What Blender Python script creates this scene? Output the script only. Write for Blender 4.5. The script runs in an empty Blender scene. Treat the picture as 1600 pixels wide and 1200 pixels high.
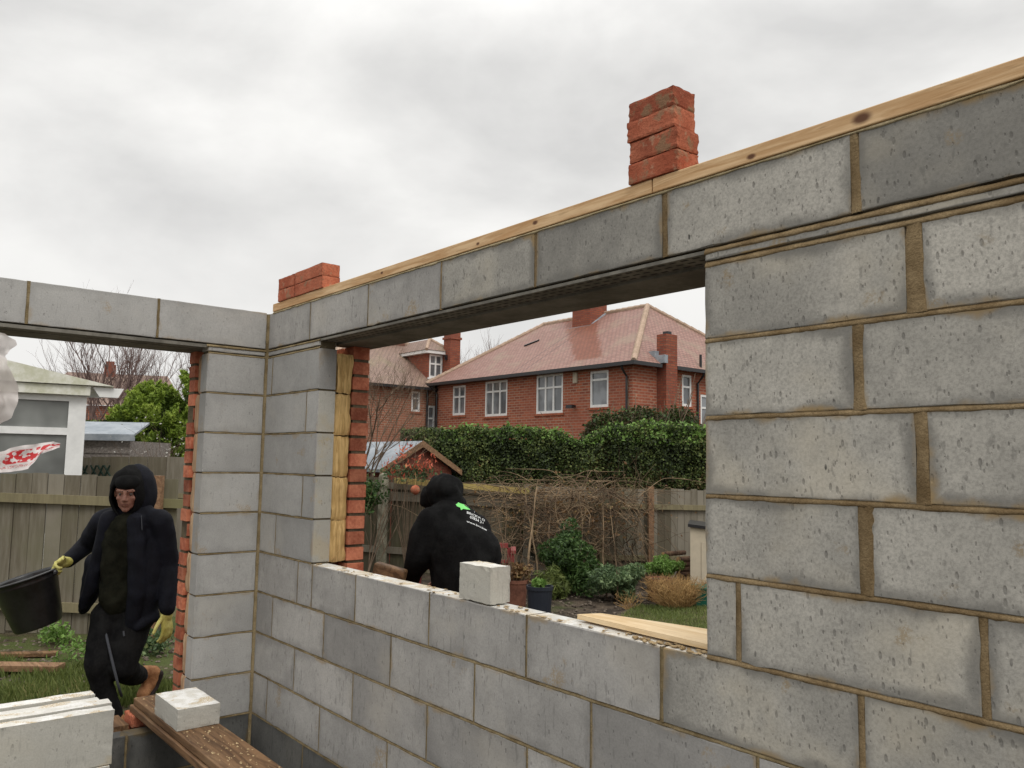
import bpy, bmesh, math, random
import numpy as np
from mathutils import Vector, Matrix, noise as mnoise
from mathutils.bvhtree import BVHTree
random.seed(7); rng = np.random.default_rng(7)
S = bpy.context.scene; COL = S.collection
rad = math.radians
# ---------------------------------------------------------------- camera
CAM = Vector((4.6447, -1.9528, .5338)); YAW, PITCH, ROLL, FPX = .8809, .0956, .0173, 1284.35
FH = Vector((-math.sin(YAW), math.cos(YAW), 0)); R0 = Vector((math.cos(YAW), math.sin(YAW), 0))
FW = FH * math.cos(PITCH) + Vector((0, 0, math.sin(PITCH))); U0 = R0.cross(FW)
RR = R0 * math.cos(ROLL) + U0 * math.sin(ROLL); UU = U0 * math.cos(ROLL) - R0 * math.sin(ROLL)
cd = bpy.data.cameras.new('camera'); co = bpy.data.objects.new('camera', cd); COL.objects.link(co)
m = Matrix((RR, UU, -FW)).transposed().to_4x4(); m.translation = CAM; co.matrix_world = m
cd.sensor_width = 36; cd.lens = 36 * FPX / 1600; cd.clip_start = .05; cd.clip_end = 2000
S.camera = co
# ---------------------------------------------------------------- sky and sun (overcast)
W = bpy.data.worlds.new('World'); S.world = W; W.use_nodes = True
nt = W.node_tree; N = nt.nodes; Lk = nt.links
for n in list(N): N.remove(n)
def nd(t, **k):
    n = N.new(t)
    for a, b in k.items(): setattr(n, a, b)
    return n
tc = nd('ShaderNodeTexCoord'); sep = nd('ShaderNodeSeparateXYZ'); Lk.new(tc.outputs['Generated'], sep.inputs[0])
mp = nd('ShaderNodeMapping'); mp.inputs['Scale'].default_value = (1.2, 1.6, 2.9); mp.inputs['Location'].default_value = (3.1, 1.7, .4)
Lk.new(tc.outputs['Generated'], mp.inputs[0])
nz = nd('ShaderNodeTexNoise'); nz.inputs['Scale'].default_value = 1.9; nz.inputs['Detail'].default_value = 6; nz.inputs['Roughness'].default_value = .52
nz.inputs['Distortion'].default_value = .15
Lk.new(mp.outputs[0], nz.inputs['Vector'])
cr = nd('ShaderNodeValToRGB'); cr.color_ramp.elements[0].position = .34; cr.color_ramp.elements[0].color = (.67, .665, .655, 1)
cr.color_ramp.elements[1].position = .62; cr.color_ramp.elements[1].color = (.95, .94, .915, 1)
Lk.new(nz.outputs[0], cr.inputs[0])
# brighter towards the zenith, pale at the horizon
mr = nd('ShaderNodeMapRange'); mr.inputs['From Min'].default_value = .45; mr.inputs['From Max'].default_value = 1.; mr.inputs['To Min'].default_value = 1.; mr.inputs['To Max'].default_value = 2.3
Lk.new(sep.outputs[2], mr.inputs[0])
hz = nd('ShaderNodeMapRange'); hz.inputs['From Min'].default_value = .0; hz.inputs['From Max'].default_value = .3; hz.inputs['To Min'].default_value = .85; hz.inputs['To Max'].default_value = 0.
Lk.new(sep.outputs[2], hz.inputs[0])
mx = nd('ShaderNodeMix', data_type='RGBA'); Lk.new(hz.outputs[0], mx.inputs[0]); Lk.new(cr.outputs[0], mx.inputs[6]); mx.inputs[7].default_value = (.80, .79, .775, 1)
vm = nd('ShaderNodeVectorMath', operation='SCALE'); Lk.new(mx.outputs[2], vm.inputs[0]); Lk.new(mr.outputs[0], vm.inputs[3])
sk = nd('ShaderNodeTexSky', sky_type='NISHITA'); sk.sun_disc = False; sk.sun_elevation = rad(50); sk.sun_rotation = rad(100)
bgs = nd('ShaderNodeBackground'); bgs.inputs[1].default_value = .05; Lk.new(sk.outputs[0], bgs.inputs[0])
bg = nd('ShaderNodeBackground'); bg.inputs[1].default_value = 1.; Lk.new(vm.outputs[0], bg.inputs[0])
ms = nd('ShaderNodeMixShader'); ms.inputs[0].default_value = .96; Lk.new(bgs.outputs[0], ms.inputs[1]); Lk.new(bg.outputs[0], ms.inputs[2])
wo = nd('ShaderNodeOutputWorld'); Lk.new(ms.outputs[0], wo.inputs[0])
sl = bpy.data.lights.new('sun', 'SUN'); sl.energy = 1.0; sl.angle = rad(25); sl.color = (1, .97, .92)
so = bpy.data.objects.new('sun', sl); COL.objects.link(so)
so.rotation_euler = Vector((-1, .22, -1.25)).to_track_quat('-Z', 'Y').to_euler()
vs = S.view_settings; vs.view_transform = 'Standard'; vs.look = 'None'; vs.gamma = 1; vs.exposure = 0.08; vs.use_curve_mapping = False
GZ = -1.25
# ---------------------------------------------------------------- geometry helpers
def ray(px, py): return FW + RR * ((px - 800) / FPX) - UU * ((py - 600) / FPX)
def at(px, py, d):                                   # the real place of a thing seen there, d metres ahead
    r = ray(px, py); return CAM + r * (d / r.dot(FH))
def G(r, d, z=GZ):
    v = CAM + R0 * r + FH * d; return Vector((v.x, v.y, z))
def gp(px, d, z=GZ): return G((px - 800) / FPX * d, d, z)
OFF = {}
class MB:
    def __init__(s): s.v = []; s.f = []; s.t = []; s.e = []; s.m = []; s.uv = {}
    def add(s, vs, fs, tone=.5, edge=None, mi=0, uvs=None):
        b = len(s.v); s.v += [tuple(p) for p in vs]
        s.t += [tone] * len(vs) if not isinstance(tone, (list, np.ndarray)) else list(tone)
        s.e += [1.] * len(vs) if edge is None else list(edge)
        for i, f in enumerate(fs):
            if uvs: s.uv[len(s.f)] = uvs[i]
            s.f.append(tuple(b + k for k in f)); s.m.append(mi)
    def box(s, a, b, tone=.5, mi=0, ax=None):
        (x0, y0, z0), (x1, y1, z1) = a, b
        c = [(x, y, z) for z in (z0, z1) for y in (y0, y1) for x in (x0, x1)]
        if ax:
            o, X, Y, Z = ax; c = [o + X * p[0] + Y * p[1] + Z * p[2] for p in c]
        s.add(c, [(0, 2, 3, 1), (4, 5, 7, 6), (0, 1, 5, 4), (2, 6, 7, 3), (0, 4, 6, 2), (1, 3, 7, 5)], tone, None, mi)
    def tube(s, pts, r0, r1=None, n=6, tone=.5, mi=0, cap=True):
        r1 = r0 if r1 is None else r1; pts = [Vector(p) for p in pts]; k = len(pts); vs = []; fs = []
        up = Vector((.13, .31, .94))
        for i, p in enumerate(pts):
            d = (pts[min(i + 1, k - 1)] - pts[max(i - 1, 0)])
            d = d.normalized() if d.length > 1e-9 else Vector((0, 0, 1))
            a = d.cross(up)
            if a.length < .1: a = d.cross(Vector((1, 0, 0)))
            a.normalize(); b = d.cross(a); r = r0 + (r1 - r0) * i / max(1, k - 1)
            for j in range(n):
                t = 2 * math.pi * j / n; vs.append(p + (a * math.cos(t) + b * math.sin(t)) * r)
        for i in range(k - 1):
            for j in range(n):
                j2 = (j + 1) % n; fs.append((i * n + j, i * n + j2, (i + 1) * n + j2, (i + 1) * n + j))
        if cap: fs.append(tuple(range(n))[::-1]); fs.append(tuple((k - 1) * n + j for j in range(n)))
        s.add(vs, fs, tone, None, mi)
    def ball(s, c, r, n=10, tone=.5, mi=0, jit=0., rot=None):
        c = Vector(c); r = Vector((r, r, r)) if not hasattr(r, '__len__') else Vector(r); vs = []; fs = []; h = max(4, n // 2 + 1)
        sd = random.random() * 50
        for i in range(h + 1):
            th = math.pi * i / h
            for j in range(n):
                ph = 2 * math.pi * j / n; d = Vector((math.sin(th) * math.cos(ph), math.sin(th) * math.sin(ph), math.cos(th)))
                q = Vector((d.x * r.x, d.y * r.y, d.z * r.z))
                if jit: q *= 1 + jit * mnoise.noise(d * 1.7 + Vector((sd, 0, 0)))
                if rot is not None: q = rot @ q
                vs.append(c + q)
        for i in range(h):
            for j in range(n):
                j2 = (j + 1) % n; fs.append((i * n + j, (i + 1) * n + j, (i + 1) * n + j2, i * n + j2))
        s.add(vs, fs, tone, None, mi)
    def lathe(s, prof, c, n=24, tone=.5, mi=0, M=None):
        vs = []; fs = []; k = len(prof)
        for (r, z) in prof:
            for j in range(n):
                t = 2 * math.pi * j / n; p = Vector((r * math.cos(t), r * math.sin(t), z))
                vs.append(Vector(c) + (M @ p if M is not None else p))
        for i in range(k - 1):
            for j in range(n):
                j2 = (j + 1) % n; fs.append((i * n + j, i * n + j2, (i + 1) * n + j2, (i + 1) * n + j))
        s.add(vs, fs, tone, None, mi)
    def prism(s, poly, d, tone=.5, mi=0):            # poly: 3-D loop, extruded by vector d
        n = len(poly); a = [Vector(p) for p in poly]; b = [p + Vector(d) for p in a]
        s.add(a + b, [tuple(range(n))[::-1], tuple(range(n, 2 * n))] + [(i, (i + 1) % n, n + (i + 1) % n, n + i) for i in range(n)], tone, None, mi)
    def build(s, name, mats, parent=None, loc=None, smooth=False, fixn=False):
        me = bpy.data.meshes.new(name)
        off = Vector((0, 0, 0)) if loc is None else Vector(loc)
        if parent is not None: off = OFF[parent.name]
        vv = np.array(s.v, dtype=float) - np.array(off)
        me.from_pydata(vv.tolist(), [], s.f)
        if not isinstance(mats, (list, tuple)): mats = [mats]
        for mt in mats: me.materials.append(mt)
        me.polygons.foreach_set('material_index', s.m)
        a = me.attributes.new('tone', 'FLOAT', 'POINT'); a.data.foreach_set('value', s.t)
        a = me.attributes.new('edge', 'FLOAT', 'POINT'); a.data.foreach_set('value', s.e)
        if s.uv:
            ul = me.uv_layers.new(name='UVMap'); 
            for pi, uvs in s.uv.items():
                p = me.polygons[pi]
                for k, li in enumerate(p.loop_indices): ul.data[li].uv = uvs[k]
        if fixn:
            bm = bmesh.new(); bm.from_mesh(me); bmesh.ops.recalc_face_normals(bm, faces=bm.faces); bm.to_mesh(me); bm.free()
        if smooth: me.polygons.foreach_set('use_smooth', [True] * len(me.polygons))
        o = bpy.data.objects.new(name, me); COL.objects.link(o)
        if parent is not None: o.parent = parent; OFF[o.name] = off
        else: o.location = off; OFF[o.name] = off
        return o
def tag(o, label=None, cat=None, group=None, kind=None):
    if label: o['label'] = label
    if cat: o['category'] = cat
    if group: o['group'] = group
    if kind: o['kind'] = kind
    return o
def thing(name, label, cat, loc, group=None):
    o = bpy.data.objects.new(name, None); COL.objects.link(o); o.location = loc; o.empty_display_size = .1
    OFF[o.name] = Vector(loc); return tag(o, label, cat, group)
def prune(o, *names):
    return o
# ---------------------------------------------------------------- materials
class NT:
    def __init__(s, name, rough=.8, spec=.3):
        s.m = bpy.data.materials.new(name); s.m.use_nodes = True; s.t = s.m.node_tree; s.n = s.t.nodes; s.b = s.n['Principled BSDF']
        s.b.inputs['Roughness'].default_value = rough; s.b.inputs['Specular IOR Level'].default_value = spec
    def new(s, t, **k):
        n = s.n.new(t)
        for a, b in k.items(): setattr(n, a, b)
        return n
    def link(s, a, b): s.t.links.new(a, b)
    def val(s, x, sock):
        if isinstance(x, (int, float)): sock.default_value = x
        elif isinstance(x, tuple): sock.default_value = x if len(x) == len(sock.default_value) else x + (1,)
        else: s.link(x, sock)
    def coord(s, kind='Object', scale=(1, 1, 1), off=None):
        c = s.new('ShaderNodeTexCoord'); mpn = s.new('ShaderNodeMapping'); mpn.inputs['Scale'].default_value = scale
        s.link(c.outputs[kind], mpn.inputs[0])
        if off is not None: s.link(off, mpn.inputs['Location'])
        return mpn.outputs[0]
    def noise(s, vec, scale=5, detail=4, rough=.55, dist=0.):
        n = s.new('ShaderNodeTexNoise'); s.val(vec, n.inputs['Vector']); n.inputs['Scale'].default_value = scale
        n.inputs['Detail'].default_value = detail; n.inputs['Roughness'].default_value = rough; n.inputs['Distortion'].default_value = dist; return n.outputs[0]
    def voro(s, vec, scale=5, feat='F1', rnd=1.):
        n = s.new('ShaderNodeTexVoronoi', feature=feat); s.val(vec, n.inputs['Vector']); n.inputs['Scale'].default_value = scale
        n.inputs['Randomness'].default_value = rnd; return n.outputs['Distance']
    def math(s, op, a, b=0., c=0., clamp=False):
        n = s.new('ShaderNodeMath', operation=op); n.use_clamp = clamp; s.val(a, n.inputs[0]); s.val(b, n.inputs[1]); s.val(c, n.inputs[2]); return n.outputs[0]
    def step(s, x, a, b, lo=0., hi=1.):               # smooth map of x from a..b to lo..hi
        n = s.new('ShaderNodeMapRange', interpolation_type='SMOOTHSTEP'); s.val(x, n.inputs[0]); n.inputs[1].default_value = a; n.inputs[2].default_value = b
        n.inputs[3].default_value = lo; n.inputs[4].default_value = hi; return n.outputs[0]
    def mix(s, f, a, b, mode='MIX'):
        n = s.new('ShaderNodeMix', data_type='RGBA', blend_type=mode); s.val(f, n.inputs[0]); s.val(a, n.inputs[6]); s.val(b, n.inputs[7]); return n.outputs[2]
    def attr(s, name): n = s.new('ShaderNodeAttribute', attribute_name=name); return n.outputs['Fac']
    def ramp(s, f, cols):
        n = s.new('ShaderNodeValToRGB'); r = n.color_ramp
        while len(r.elements) < len(cols): r.elements.new(.5)
        for e, (p, c) in zip(r.elements, cols): e.position = p; e.color = c + (1,)
        s.link(f, n.inputs[0]); return n.outputs[0]
    def bump(s, h, strength=.3, dist=.01):
        n = s.new('ShaderNodeBump'); n.inputs['Strength'].default_value = strength; n.inputs['Distance'].default_value = dist
        s.link(h, n.inputs['Height']); s.link(n.outputs[0], s.b.inputs['Normal'])
    def col(s, c): s.val(c, s.b.inputs['Base Color']); return s.m
def rough_mat(name, c1, c2, scale=6, rough=.85, bump=.4, bd=.005, stretch=(1, 1, 1), detail=5, spec=.25, tone=0.):
    t = NT(name, rough, spec); v = t.coord(scale=stretch); n1 = t.noise(v, scale, detail); n2 = t.noise(v, scale * 7, 3)
    f = t.step(t.math('ADD', t.math('MULTIPLY', n1, .7), t.math('MULTIPLY', n2, .3)), .36, .64)
    c = t.mix(f, c1, c2)
    if tone: c = t.mix(1., c, t.ramp(t.attr('tone'), [(0, (1 - tone,) * 3), (1, (1 + tone * .6,) * 3)]), 'MULTIPLY')
    t.col(c)
    if bump: t.bump(t.math('ADD', n1, t.math('MULTIPLY', n2, .6)), bump, bd)
    return t.m
def plain(name, c, rough=.6, spec=.3, metal=0.):
    t = NT(name, rough, spec); v = t.coord(); n = t.noise(v, 9, 4)
    t.b.inputs['Metallic'].default_value = metal
    t.col(t.mix(n, tuple(x * .78 for x in c), tuple(min(1, x * 1.18) for x in c))); return t.m
def block_mat(name, lo, hi, pock=1., halo=1., stain=(.33, .23, .11), sc=1., dry=0., near=False):
    t = NT(name, .92, .15); tone = t.attr('tone'); edge = t.attr('edge')
    cb = t.new('ShaderNodeCombineXYZ'); t.link(t.math('MULTIPLY', tone, 37.), cb.inputs[0]); t.link(t.math('MULTIPLY', tone, 91.), cb.inputs[2])
    v = t.coord(off=cb.outputs[0]); vs_ = t.new('ShaderNodeMapping'); vs_.inputs['Scale'].default_value = (1, 1, .42); t.link(v, vs_.inputs[0]); vst = vs_.outputs[0]
    big = t.noise(v, 3.2 * sc, 4); med = t.noise(v, 16 * sc, 4); fine = t.noise(v, 150, 3, .7)
    f = t.math('ADD', t.math('MULTIPLY', tone, .50), t.math('ADD', t.math('MULTIPLY', big, .5), t.math('MULTIPLY', med, .22)))
    c = t.mix(t.step(f, .30, .93), lo, hi)
    if dry: c = t.mix(t.step(med, .45, .62, 0, dry), c, tuple(min(1, x * 1.35) for x in hi))
    # fine speckle
    c = t.mix(t.step(fine, .35, .7, 0., .42 if near else .28), c, tuple(x * .6 for x in lo))
    c = t.mix(t.step(t.noise(v, 2.1, 4), .52, .7, 0., .45 if near else .22), c, (hi[0] * 1.0, hi[1] * .94, hi[2] * .82))
    # pocks: vertical elongated pits, three sizes
    hs = []
    for (scl, th, amt) in (((44, .23, .42), (95, .26, .45), (19, .085, .95)) if near else ((34, .16, .5), (70, .2, .5), (16, .07, .9))):
        d = t.voro(vst, scl * sc); msk = t.step(t.noise(v, scl * .3, 3), .46, .58) if scl != 44 else t.step(t.noise(v, 9, 3), .40, .55)
        p = t.math('MULTIPLY', t.step(d, th * .55, th, 1., 0.), msk)
        hs.append(p); c = t.mix(t.math('MULTIPLY', p, amt * pock), c, tuple(x * .42 for x in lo))
    vs2 = t.new('ShaderNodeMapping'); vs2.inputs['Scale'].default_value = (1, 1, .5) if near else (1, 1, .2); t.link(v, vs2.inputs[0])
    st = t.step(t.noise(vs2.outputs[0], 70 if not near else 40, 3), .60, .68, 0, .5 * pock if not near else .4); c = t.mix(st, c, tuple(x * .6 for x in lo))
    # damp halo along the joints, and mortar wiped over the arris
    h = t.math('ADD', edge, t.math('MULTIPLY', t.math('SUBTRACT', t.noise(v, 4.5, 5), .46 if near else .42), 2.6 if near else 4.))
    c = t.mix(t.step(h, .0 if near else -.2, .85 if near else 1.1, min(1., .62 * halo), 0.), c, tuple(x * .66 for x in lo))
    h2 = t.math('ADD', edge, t.math('MULTIPLY', t.math('SUBTRACT', t.noise(v, 6, 5), .38), 3.2))
    c = t.mix(t.step(h2, -.15, .55 if near else .35, min(1, .75 * halo), 0.), c, stain)
    sp = t.math('MULTIPLY', t.step(t.noise(v, 9 if dry else 5.3, 5), .52 if dry else .64, .60 if dry else .70), t.step(fine, .4, .55)); c = t.mix(t.math('MULTIPLY', sp, .8 if dry else .5), c, stain)
    t.col(c)
    hh = t.math('SUBTRACT', t.math('ADD', t.math('MULTIPLY', fine, .25), t.math('MULTIPLY', med, .3)), t.math('ADD', hs[0], t.math('MULTIPLY', hs[1], .6)))
    t.bump(hh, .55, .004); return t.m
M = {}
M['block_l'] = block_mat('blockwork_left', (.315, .308, .295), (.51, .498, .475), .4, .5)
M['block'] = block_mat('blockwork_low', (.27, .26, .247), (.55, .528, .495), .85, .75)
M['block_r'] = block_mat('blockwork_near', (.25, .24, .218), (.58, .55, .49), 1.1, 1.15, near=True)
M['block_dark'] = block_mat('blockwork_wet', (.095, .095, .09), (.22, .215, .20), .8, 1.2, (.12, .09, .05))
M['block_top'] = block_mat('block_cut_top', (.60, .58, .53), (.82, .80, .74), .25, .5, (.50, .36, .17), dry=.5)
M['block_white'] = block_mat('block_loose', (.40, .385, .34), (.54, .52, .465), .5, .4, (.45, .34, .17))
def mortar_mat(name, c1, c2):
    t = NT(name, .95, .1); v = t.coord(); n = t.noise(v, 14, 5); f = t.noise(v, 120, 4, .7); l = t.noise(v, 3, 3)
    c = t.mix(t.step(t.math('ADD', t.math('MULTIPLY', n, .6), t.math('MULTIPLY', l, .4)), .35, .65), c1, c2); c = t.mix(t.step(f, .3, .7, 0, .35), c, tuple(x * .5 for x in c1))
    t.col(c); t.bump(t.math('ADD', t.math('MULTIPLY', n, .6), f), .8, .006); return t.m
M['mortar'] = mortar_mat('mortar', (.17, .125, .065), (.34, .265, .15))
M['mortar_n'] = mortar_mat('mortar_near', (.17, .115, .058), (.34, .25, .14))
M['mortar_dark'] = mortar_mat('mortar_back', (.10, .08, .055), (.19, .155, .10))
M['dab'] = mortar_mat('mortar_dab', (.36, .25, .13), (.58, .44, .26))
M['mortar_pale'] = mortar_mat('mortar_pale', (.35, .28, .16), (.55, .46, .30))
def timber_mat(name, c1, c2, c3, axis=0, knots=(), rough=.7, sc=1.):
    t = NT(name, rough, .3); s3 = [9 * sc, 9 * sc, 9 * sc]; s3[axis] = .7 * sc
    v = t.coord(scale=tuple(s3)); n = t.noise(v, 4, 6, .6, .6); n2 = t.noise(t.coord(), 3, 3); g = t.noise(v, 14, 3)
    c = t.mix(t.step(n, .35, .66), c1, c2); c = t.mix(t.step(n2, .5, .75, 0, .5), c, c3); c = t.mix(t.step(g, .6, .72, 0, .4), c, tuple(x * .6 for x in c1))
    for (x, y, z, r) in knots:
        d = t.new('ShaderNodeVectorMath', operation='DISTANCE'); tcn = t.new('ShaderNodeTexCoord'); mpn = t.new('ShaderNodeMapping'); sx = [1, 1, 1]; sx[axis] = .55
        mpn.inputs['Scale'].default_value = sx; t.link(tcn.outputs['Object'], mpn.inputs[0]); t.link(mpn.outputs[0], d.inputs[0]); d.inputs[1].default_value = (x * sx[0], y * sx[1], z * sx[2])
        k = t.step(t.math('ADD', d.outputs['Value'], t.math('MULTIPLY', n, r * .5)), r * .7, r * 1.5, .95, 0.); c = t.mix(k, c, (.10, .035, .015))
    t.col(c); t.bump(n, .35, .003); return t.m
M['plate'] = timber_mat('sawn_timber', (.50, .29, .13), (.76, .53, .30), (.62, .33, .14), 0, [(x - 2.5, y - .15, z + 1.25, r) for x, y, z, r in [(3.655, -.004, 1.416, .016), (3.33, -.004, 1.408, .009), (2.40, -.004, 1.42, .009), (2.05, -.004, 1.41, .007), (1.3, -.004, 1.418, .007), (4.3, -.004, 1.42, .01)]])
M['board'] = timber_mat('wet_board', (.085, .045, .022), (.22, .125, .062), (.27, .18, .10), 0, rough=.6)
M['plank_pale'] = timber_mat('new_plank', (.68, .48, .25), (.84, .66, .42), (.72, .50, .26), 0)
def fence_mat(name, c1, c2, green):
    t = NT(name, .9, .15); v = t.coord(scale=(7, 7, .8)); n = t.noise(v, 3, 6, .65); b = t.noise(t.coord(), 1.1, 4); tone = t.attr('tone')
    c = t.mix(t.step(t.math('ADD', t.math('MULTIPLY', n, .6), t.math('MULTIPLY', tone, .4)), .3, .7), c1, c2)
    c = t.mix(t.step(b, .48, .68, 0, .65), c, green); t.col(c); t.bump(n, .5, .006); return t.m
M['fence'] = fence_mat('weathered_fence', (.13, .112, .08), (.25, .225, .18), (.16, .15, .095))
M['fence2'] = fence_mat('green_fence', (.085, .075, .05), (.19, .165, .12), (.10, .115, .05))
M['rail'] = fence_mat('rail_wood', (.17, .145, .09), (.27, .235, .14), (.19, .185, .09))
M['rail_y'] = fence_mat('yellow_rail', (.36, .27, .09), (.50, .39, .15), (.35, .33, .12))
M['concrete'] = rough_mat('mossy_concrete', (.12, .115, .08), (.30, .28, .21), 9, .95, .6, .008)
def brick_mat(name, cols, mortar, w=.225, h=.075, ms=.01, sc=1.):
    t = NT(name, .9, .2); c = t.coord('UV'); n = t.new('ShaderNodeTexBrick'); t.link(c, n.inputs[0])
    n.inputs['Scale'].default_value = 1.; n.inputs['Brick Width'].default_value = w; n.inputs['Row Height'].default_value = h; n.inputs['Mortar Size'].default_value = ms; n.inputs['Mortar Smooth'].default_value = .4; n.inputs['Bias'].default_value = 0.
    n.inputs['Color1'].default_value = cols[0] + (1,); n.inputs['Color2'].default_value = cols[1] + (1,); n.inputs['Mortar'].default_value = mortar + (1,)
    big = t.noise(t.coord(), .7, 4); fi = t.noise(t.coord(), 9, 4)
    cc = t.mix(t.step(big, .4, .68, 0, .5), n.outputs['Color'], cols[2], 'MIX'); cc = t.mix(t.step(fi, .6, .72, 0, .45), cc, cols[3])
    t.col(cc); t.bump(t.math('ADD', t.math('MULTIPLY', n.outputs['Fac'], -1.), fi), .4, .01); return t.m
M['hbrick'] = brick_mat('house_brick', [(.42, .125, .065), (.24, .07, .045), (.33, .11, .07), (.60, .36, .24)], (.38, .25, .18), .3, .1, .018)
M['hbrick2'] = brick_mat('wing_brick', [(.38, .15, .09), (.25, .09, .055), (.36, .17, .11), (.52, .33, .22)], (.36, .26, .19), .3, .1, .018)
M['chim'] = brick_mat('chimney_brick', [(.34, .10, .055), (.22, .06, .04), (.25, .09, .06), (.46, .22, .13)], (.16, .09, .065), .26, .085, .014)
def tile_mat(name, c1, c2, moss, wet=True):
    t = NT(name, .62, .35); c = t.coord('UV'); n = t.new('ShaderNodeTexBrick'); t.link(c, n.inputs[0])
    n.inputs['Scale'].default_value = 1.; n.inputs['Brick Width'].default_value = .20; n.inputs['Row Height'].default_value = .14; n.inputs['Mortar Size'].default_value = .022; n.inputs['Mortar Smooth'].default_value = .6
    n.inputs['Color1'].default_value = c1 + (1,); n.inputs['Color2'].default_value = c2 + (1,); n.inputs['Mortar'].default_value = tuple(x * .45 for x in c1) + (1,)
    g = t.noise(t.coord(), .9, 5); m2 = t.noise(t.coord(), 5, 5)
    cc = t.mix(t.step(g, .5, .7, 0, .5), n.outputs['Color'], moss); cc = t.mix(t.step(m2, .58, .72, 0, .5), cc, tuple(x * .55 for x in moss))
    if wet:   # newer red tiles below the ridge chimney: a patch of its own shape
        s3 = t.new('ShaderNodeSeparateXYZ'); t.link(c, s3.inputs[0]); nn = t.math('MULTIPLY', t.math('SUBTRACT', m2, .5), .9)
        w_ = t.math('SUBTRACT', t.math('ADD', s3.outputs[0], nn), t.math('MULTIPLY', s3.outputs[1], .90)); a = t.math('MULTIPLY', t.step(w_, 1.25, 1.6), t.step(t.math('SUBTRACT', w_, t.math('MULTIPLY', s3.outputs[1], .12)), 2.5, 2.9, 1, 0))
        for sm in (6.35, 5.75): cc = t.mix(t.step(t.math('ABSOLUTE', t.math('SUBTRACT', s3.outputs[0], sm)), .02, .05, .6, 0.), cc, (.10, .07, .06))
        a = t.math('MULTIPLY', a, t.step(s3.outputs[1], .45, .7)); cc = t.mix(t.math('MULTIPLY', a, .95), cc, (.72, .42, .28), 'MULTIPLY')
    t.col(cc); t.bump(n.outputs['Fac'], -.5, .02); return t.m
M['tile'] = tile_mat('roof_tile', (.35, .20, .165), (.27, .145, .115), (.29, .23, .165))
M['tile2'] = tile_mat('wing_roof_tile', (.30, .20, .16), (.24, .16, .12), (.24, .20, .12), False)
M['ridge'] = rough_mat('ridge_tile', (.33, .24, .17), (.46, .33, .25), 5, .8, .4)
M['white'] = plain('white_upvc', (.80, .80, .78), .35, .5)
M['dirty_white'] = rough_mat('algae_white', (.56, .56, .42), (.80, .79, .72), 3, .6, .1, tone=0)
M['gutter'] = plain('black_gutter', (.018, .018, .02), .35, .5)
def glass_mat(name, c, rough=.08):
    t = NT(name, rough, .8); v = t.coord(); n = t.noise(v, 1.2, 3); g = t.noise(t.coord(scale=(1, 1, .7)), 1.6, 3)
    t.col(t.mix(t.step(t.math('ADD', t.math('MULTIPLY', n, .5), t.math('MULTIPLY', g, .5)), .4, .62), tuple(x * .45 for x in c), c)); return t.m
M['glass'] = glass_mat('window_glass', (.24, .255, .27))
M['glass_g'] = glass_mat('frosted_glass', (.24, .25, .235), .3)
def oldbrick_mat(name, c1, c2, moss, lo, hi):
    t = NT(name, .95, .12); tone = t.attr('tone'); cb = t.new('ShaderNodeCombineXYZ'); t.link(t.math('MULTIPLY', tone, 31.), cb.inputs[0]); t.link(t.math('MULTIPLY', tone, 17.), cb.inputs[2]); v = t.coord(off=cb.outputs[0])
    n = t.noise(v, 9, 5); f = t.noise(v, 90, 4, .7); g = t.noise(v, 13, 5, .65)
    c = t.mix(t.step(t.math('ADD', t.math('MULTIPLY', n, .7), t.math('MULTIPLY', tone, .3)), .32, .66), c1, c2); c = t.mix(t.step(f, .45, .7, 0, .5), c, tuple(x * .5 for x in c1)); c = t.mix(t.step(g, lo, hi, 0, .8), c, moss)
    c = t.mix(t.step(t.noise(v, 21, 4), .6, .7, 0, .5), c, (.46, .33, .22)); e = t.attr('edge'); c = t.mix(t.step(t.math('ADD', e, t.math('MULTIPLY', n, .8)), .3, .9, .5, 0), c, tuple(x * .6 for x in c1)); t.col(c)
    t.bump(t.math('ADD', t.math('MULTIPLY', n, .8), t.math('MULTIPLY', f, .7)), .9, .006); return t.m
M['oldbrick'] = oldbrick_mat('old_red_brick', (.27, .075, .042), (.48, .16, .09), (.24, .155, .09), .53, .62)
M['oldbrick2'] = oldbrick_mat('clean_red_brick', (.34, .09, .048), (.52, .175, .10), (.30, .18, .11), .54, .64)
M['brickleaf'] = rough_mat('leaf_brick', (.36, .10, .055), (.62, .23, .13), 9, .9, .8, .006, tone=.45)
M['wool'] = timber_mat('mineral_wool', (.46, .29, .11), (.76, .52, .23), (.62, .37, .14), 2, rough=1., sc=1.6)
M['wool_l'] = timber_mat('pinkish_wool_shaded', (.34, .21, .12), (.58, .40, .25), (.45, .24, .14), 2, rough=1., sc=1.6)  # pinkish door-wall batts; the doorway's shade is mixed into this darker colour
def lintel_mat():
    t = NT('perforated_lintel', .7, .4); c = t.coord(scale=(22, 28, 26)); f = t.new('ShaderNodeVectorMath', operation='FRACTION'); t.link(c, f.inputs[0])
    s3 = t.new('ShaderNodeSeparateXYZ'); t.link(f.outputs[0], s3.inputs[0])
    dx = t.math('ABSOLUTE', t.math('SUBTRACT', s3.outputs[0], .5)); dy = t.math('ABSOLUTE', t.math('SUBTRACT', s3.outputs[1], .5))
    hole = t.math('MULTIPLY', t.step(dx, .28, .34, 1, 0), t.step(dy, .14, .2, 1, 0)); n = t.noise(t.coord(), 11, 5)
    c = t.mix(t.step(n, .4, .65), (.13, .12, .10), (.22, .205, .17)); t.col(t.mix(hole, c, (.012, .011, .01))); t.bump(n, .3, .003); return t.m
M['perf'] = lintel_mat()
M['lintel'] = rough_mat('lintel_steel', (.12, .11, .09), (.21, .195, .165), 6, .7, .3)
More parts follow.
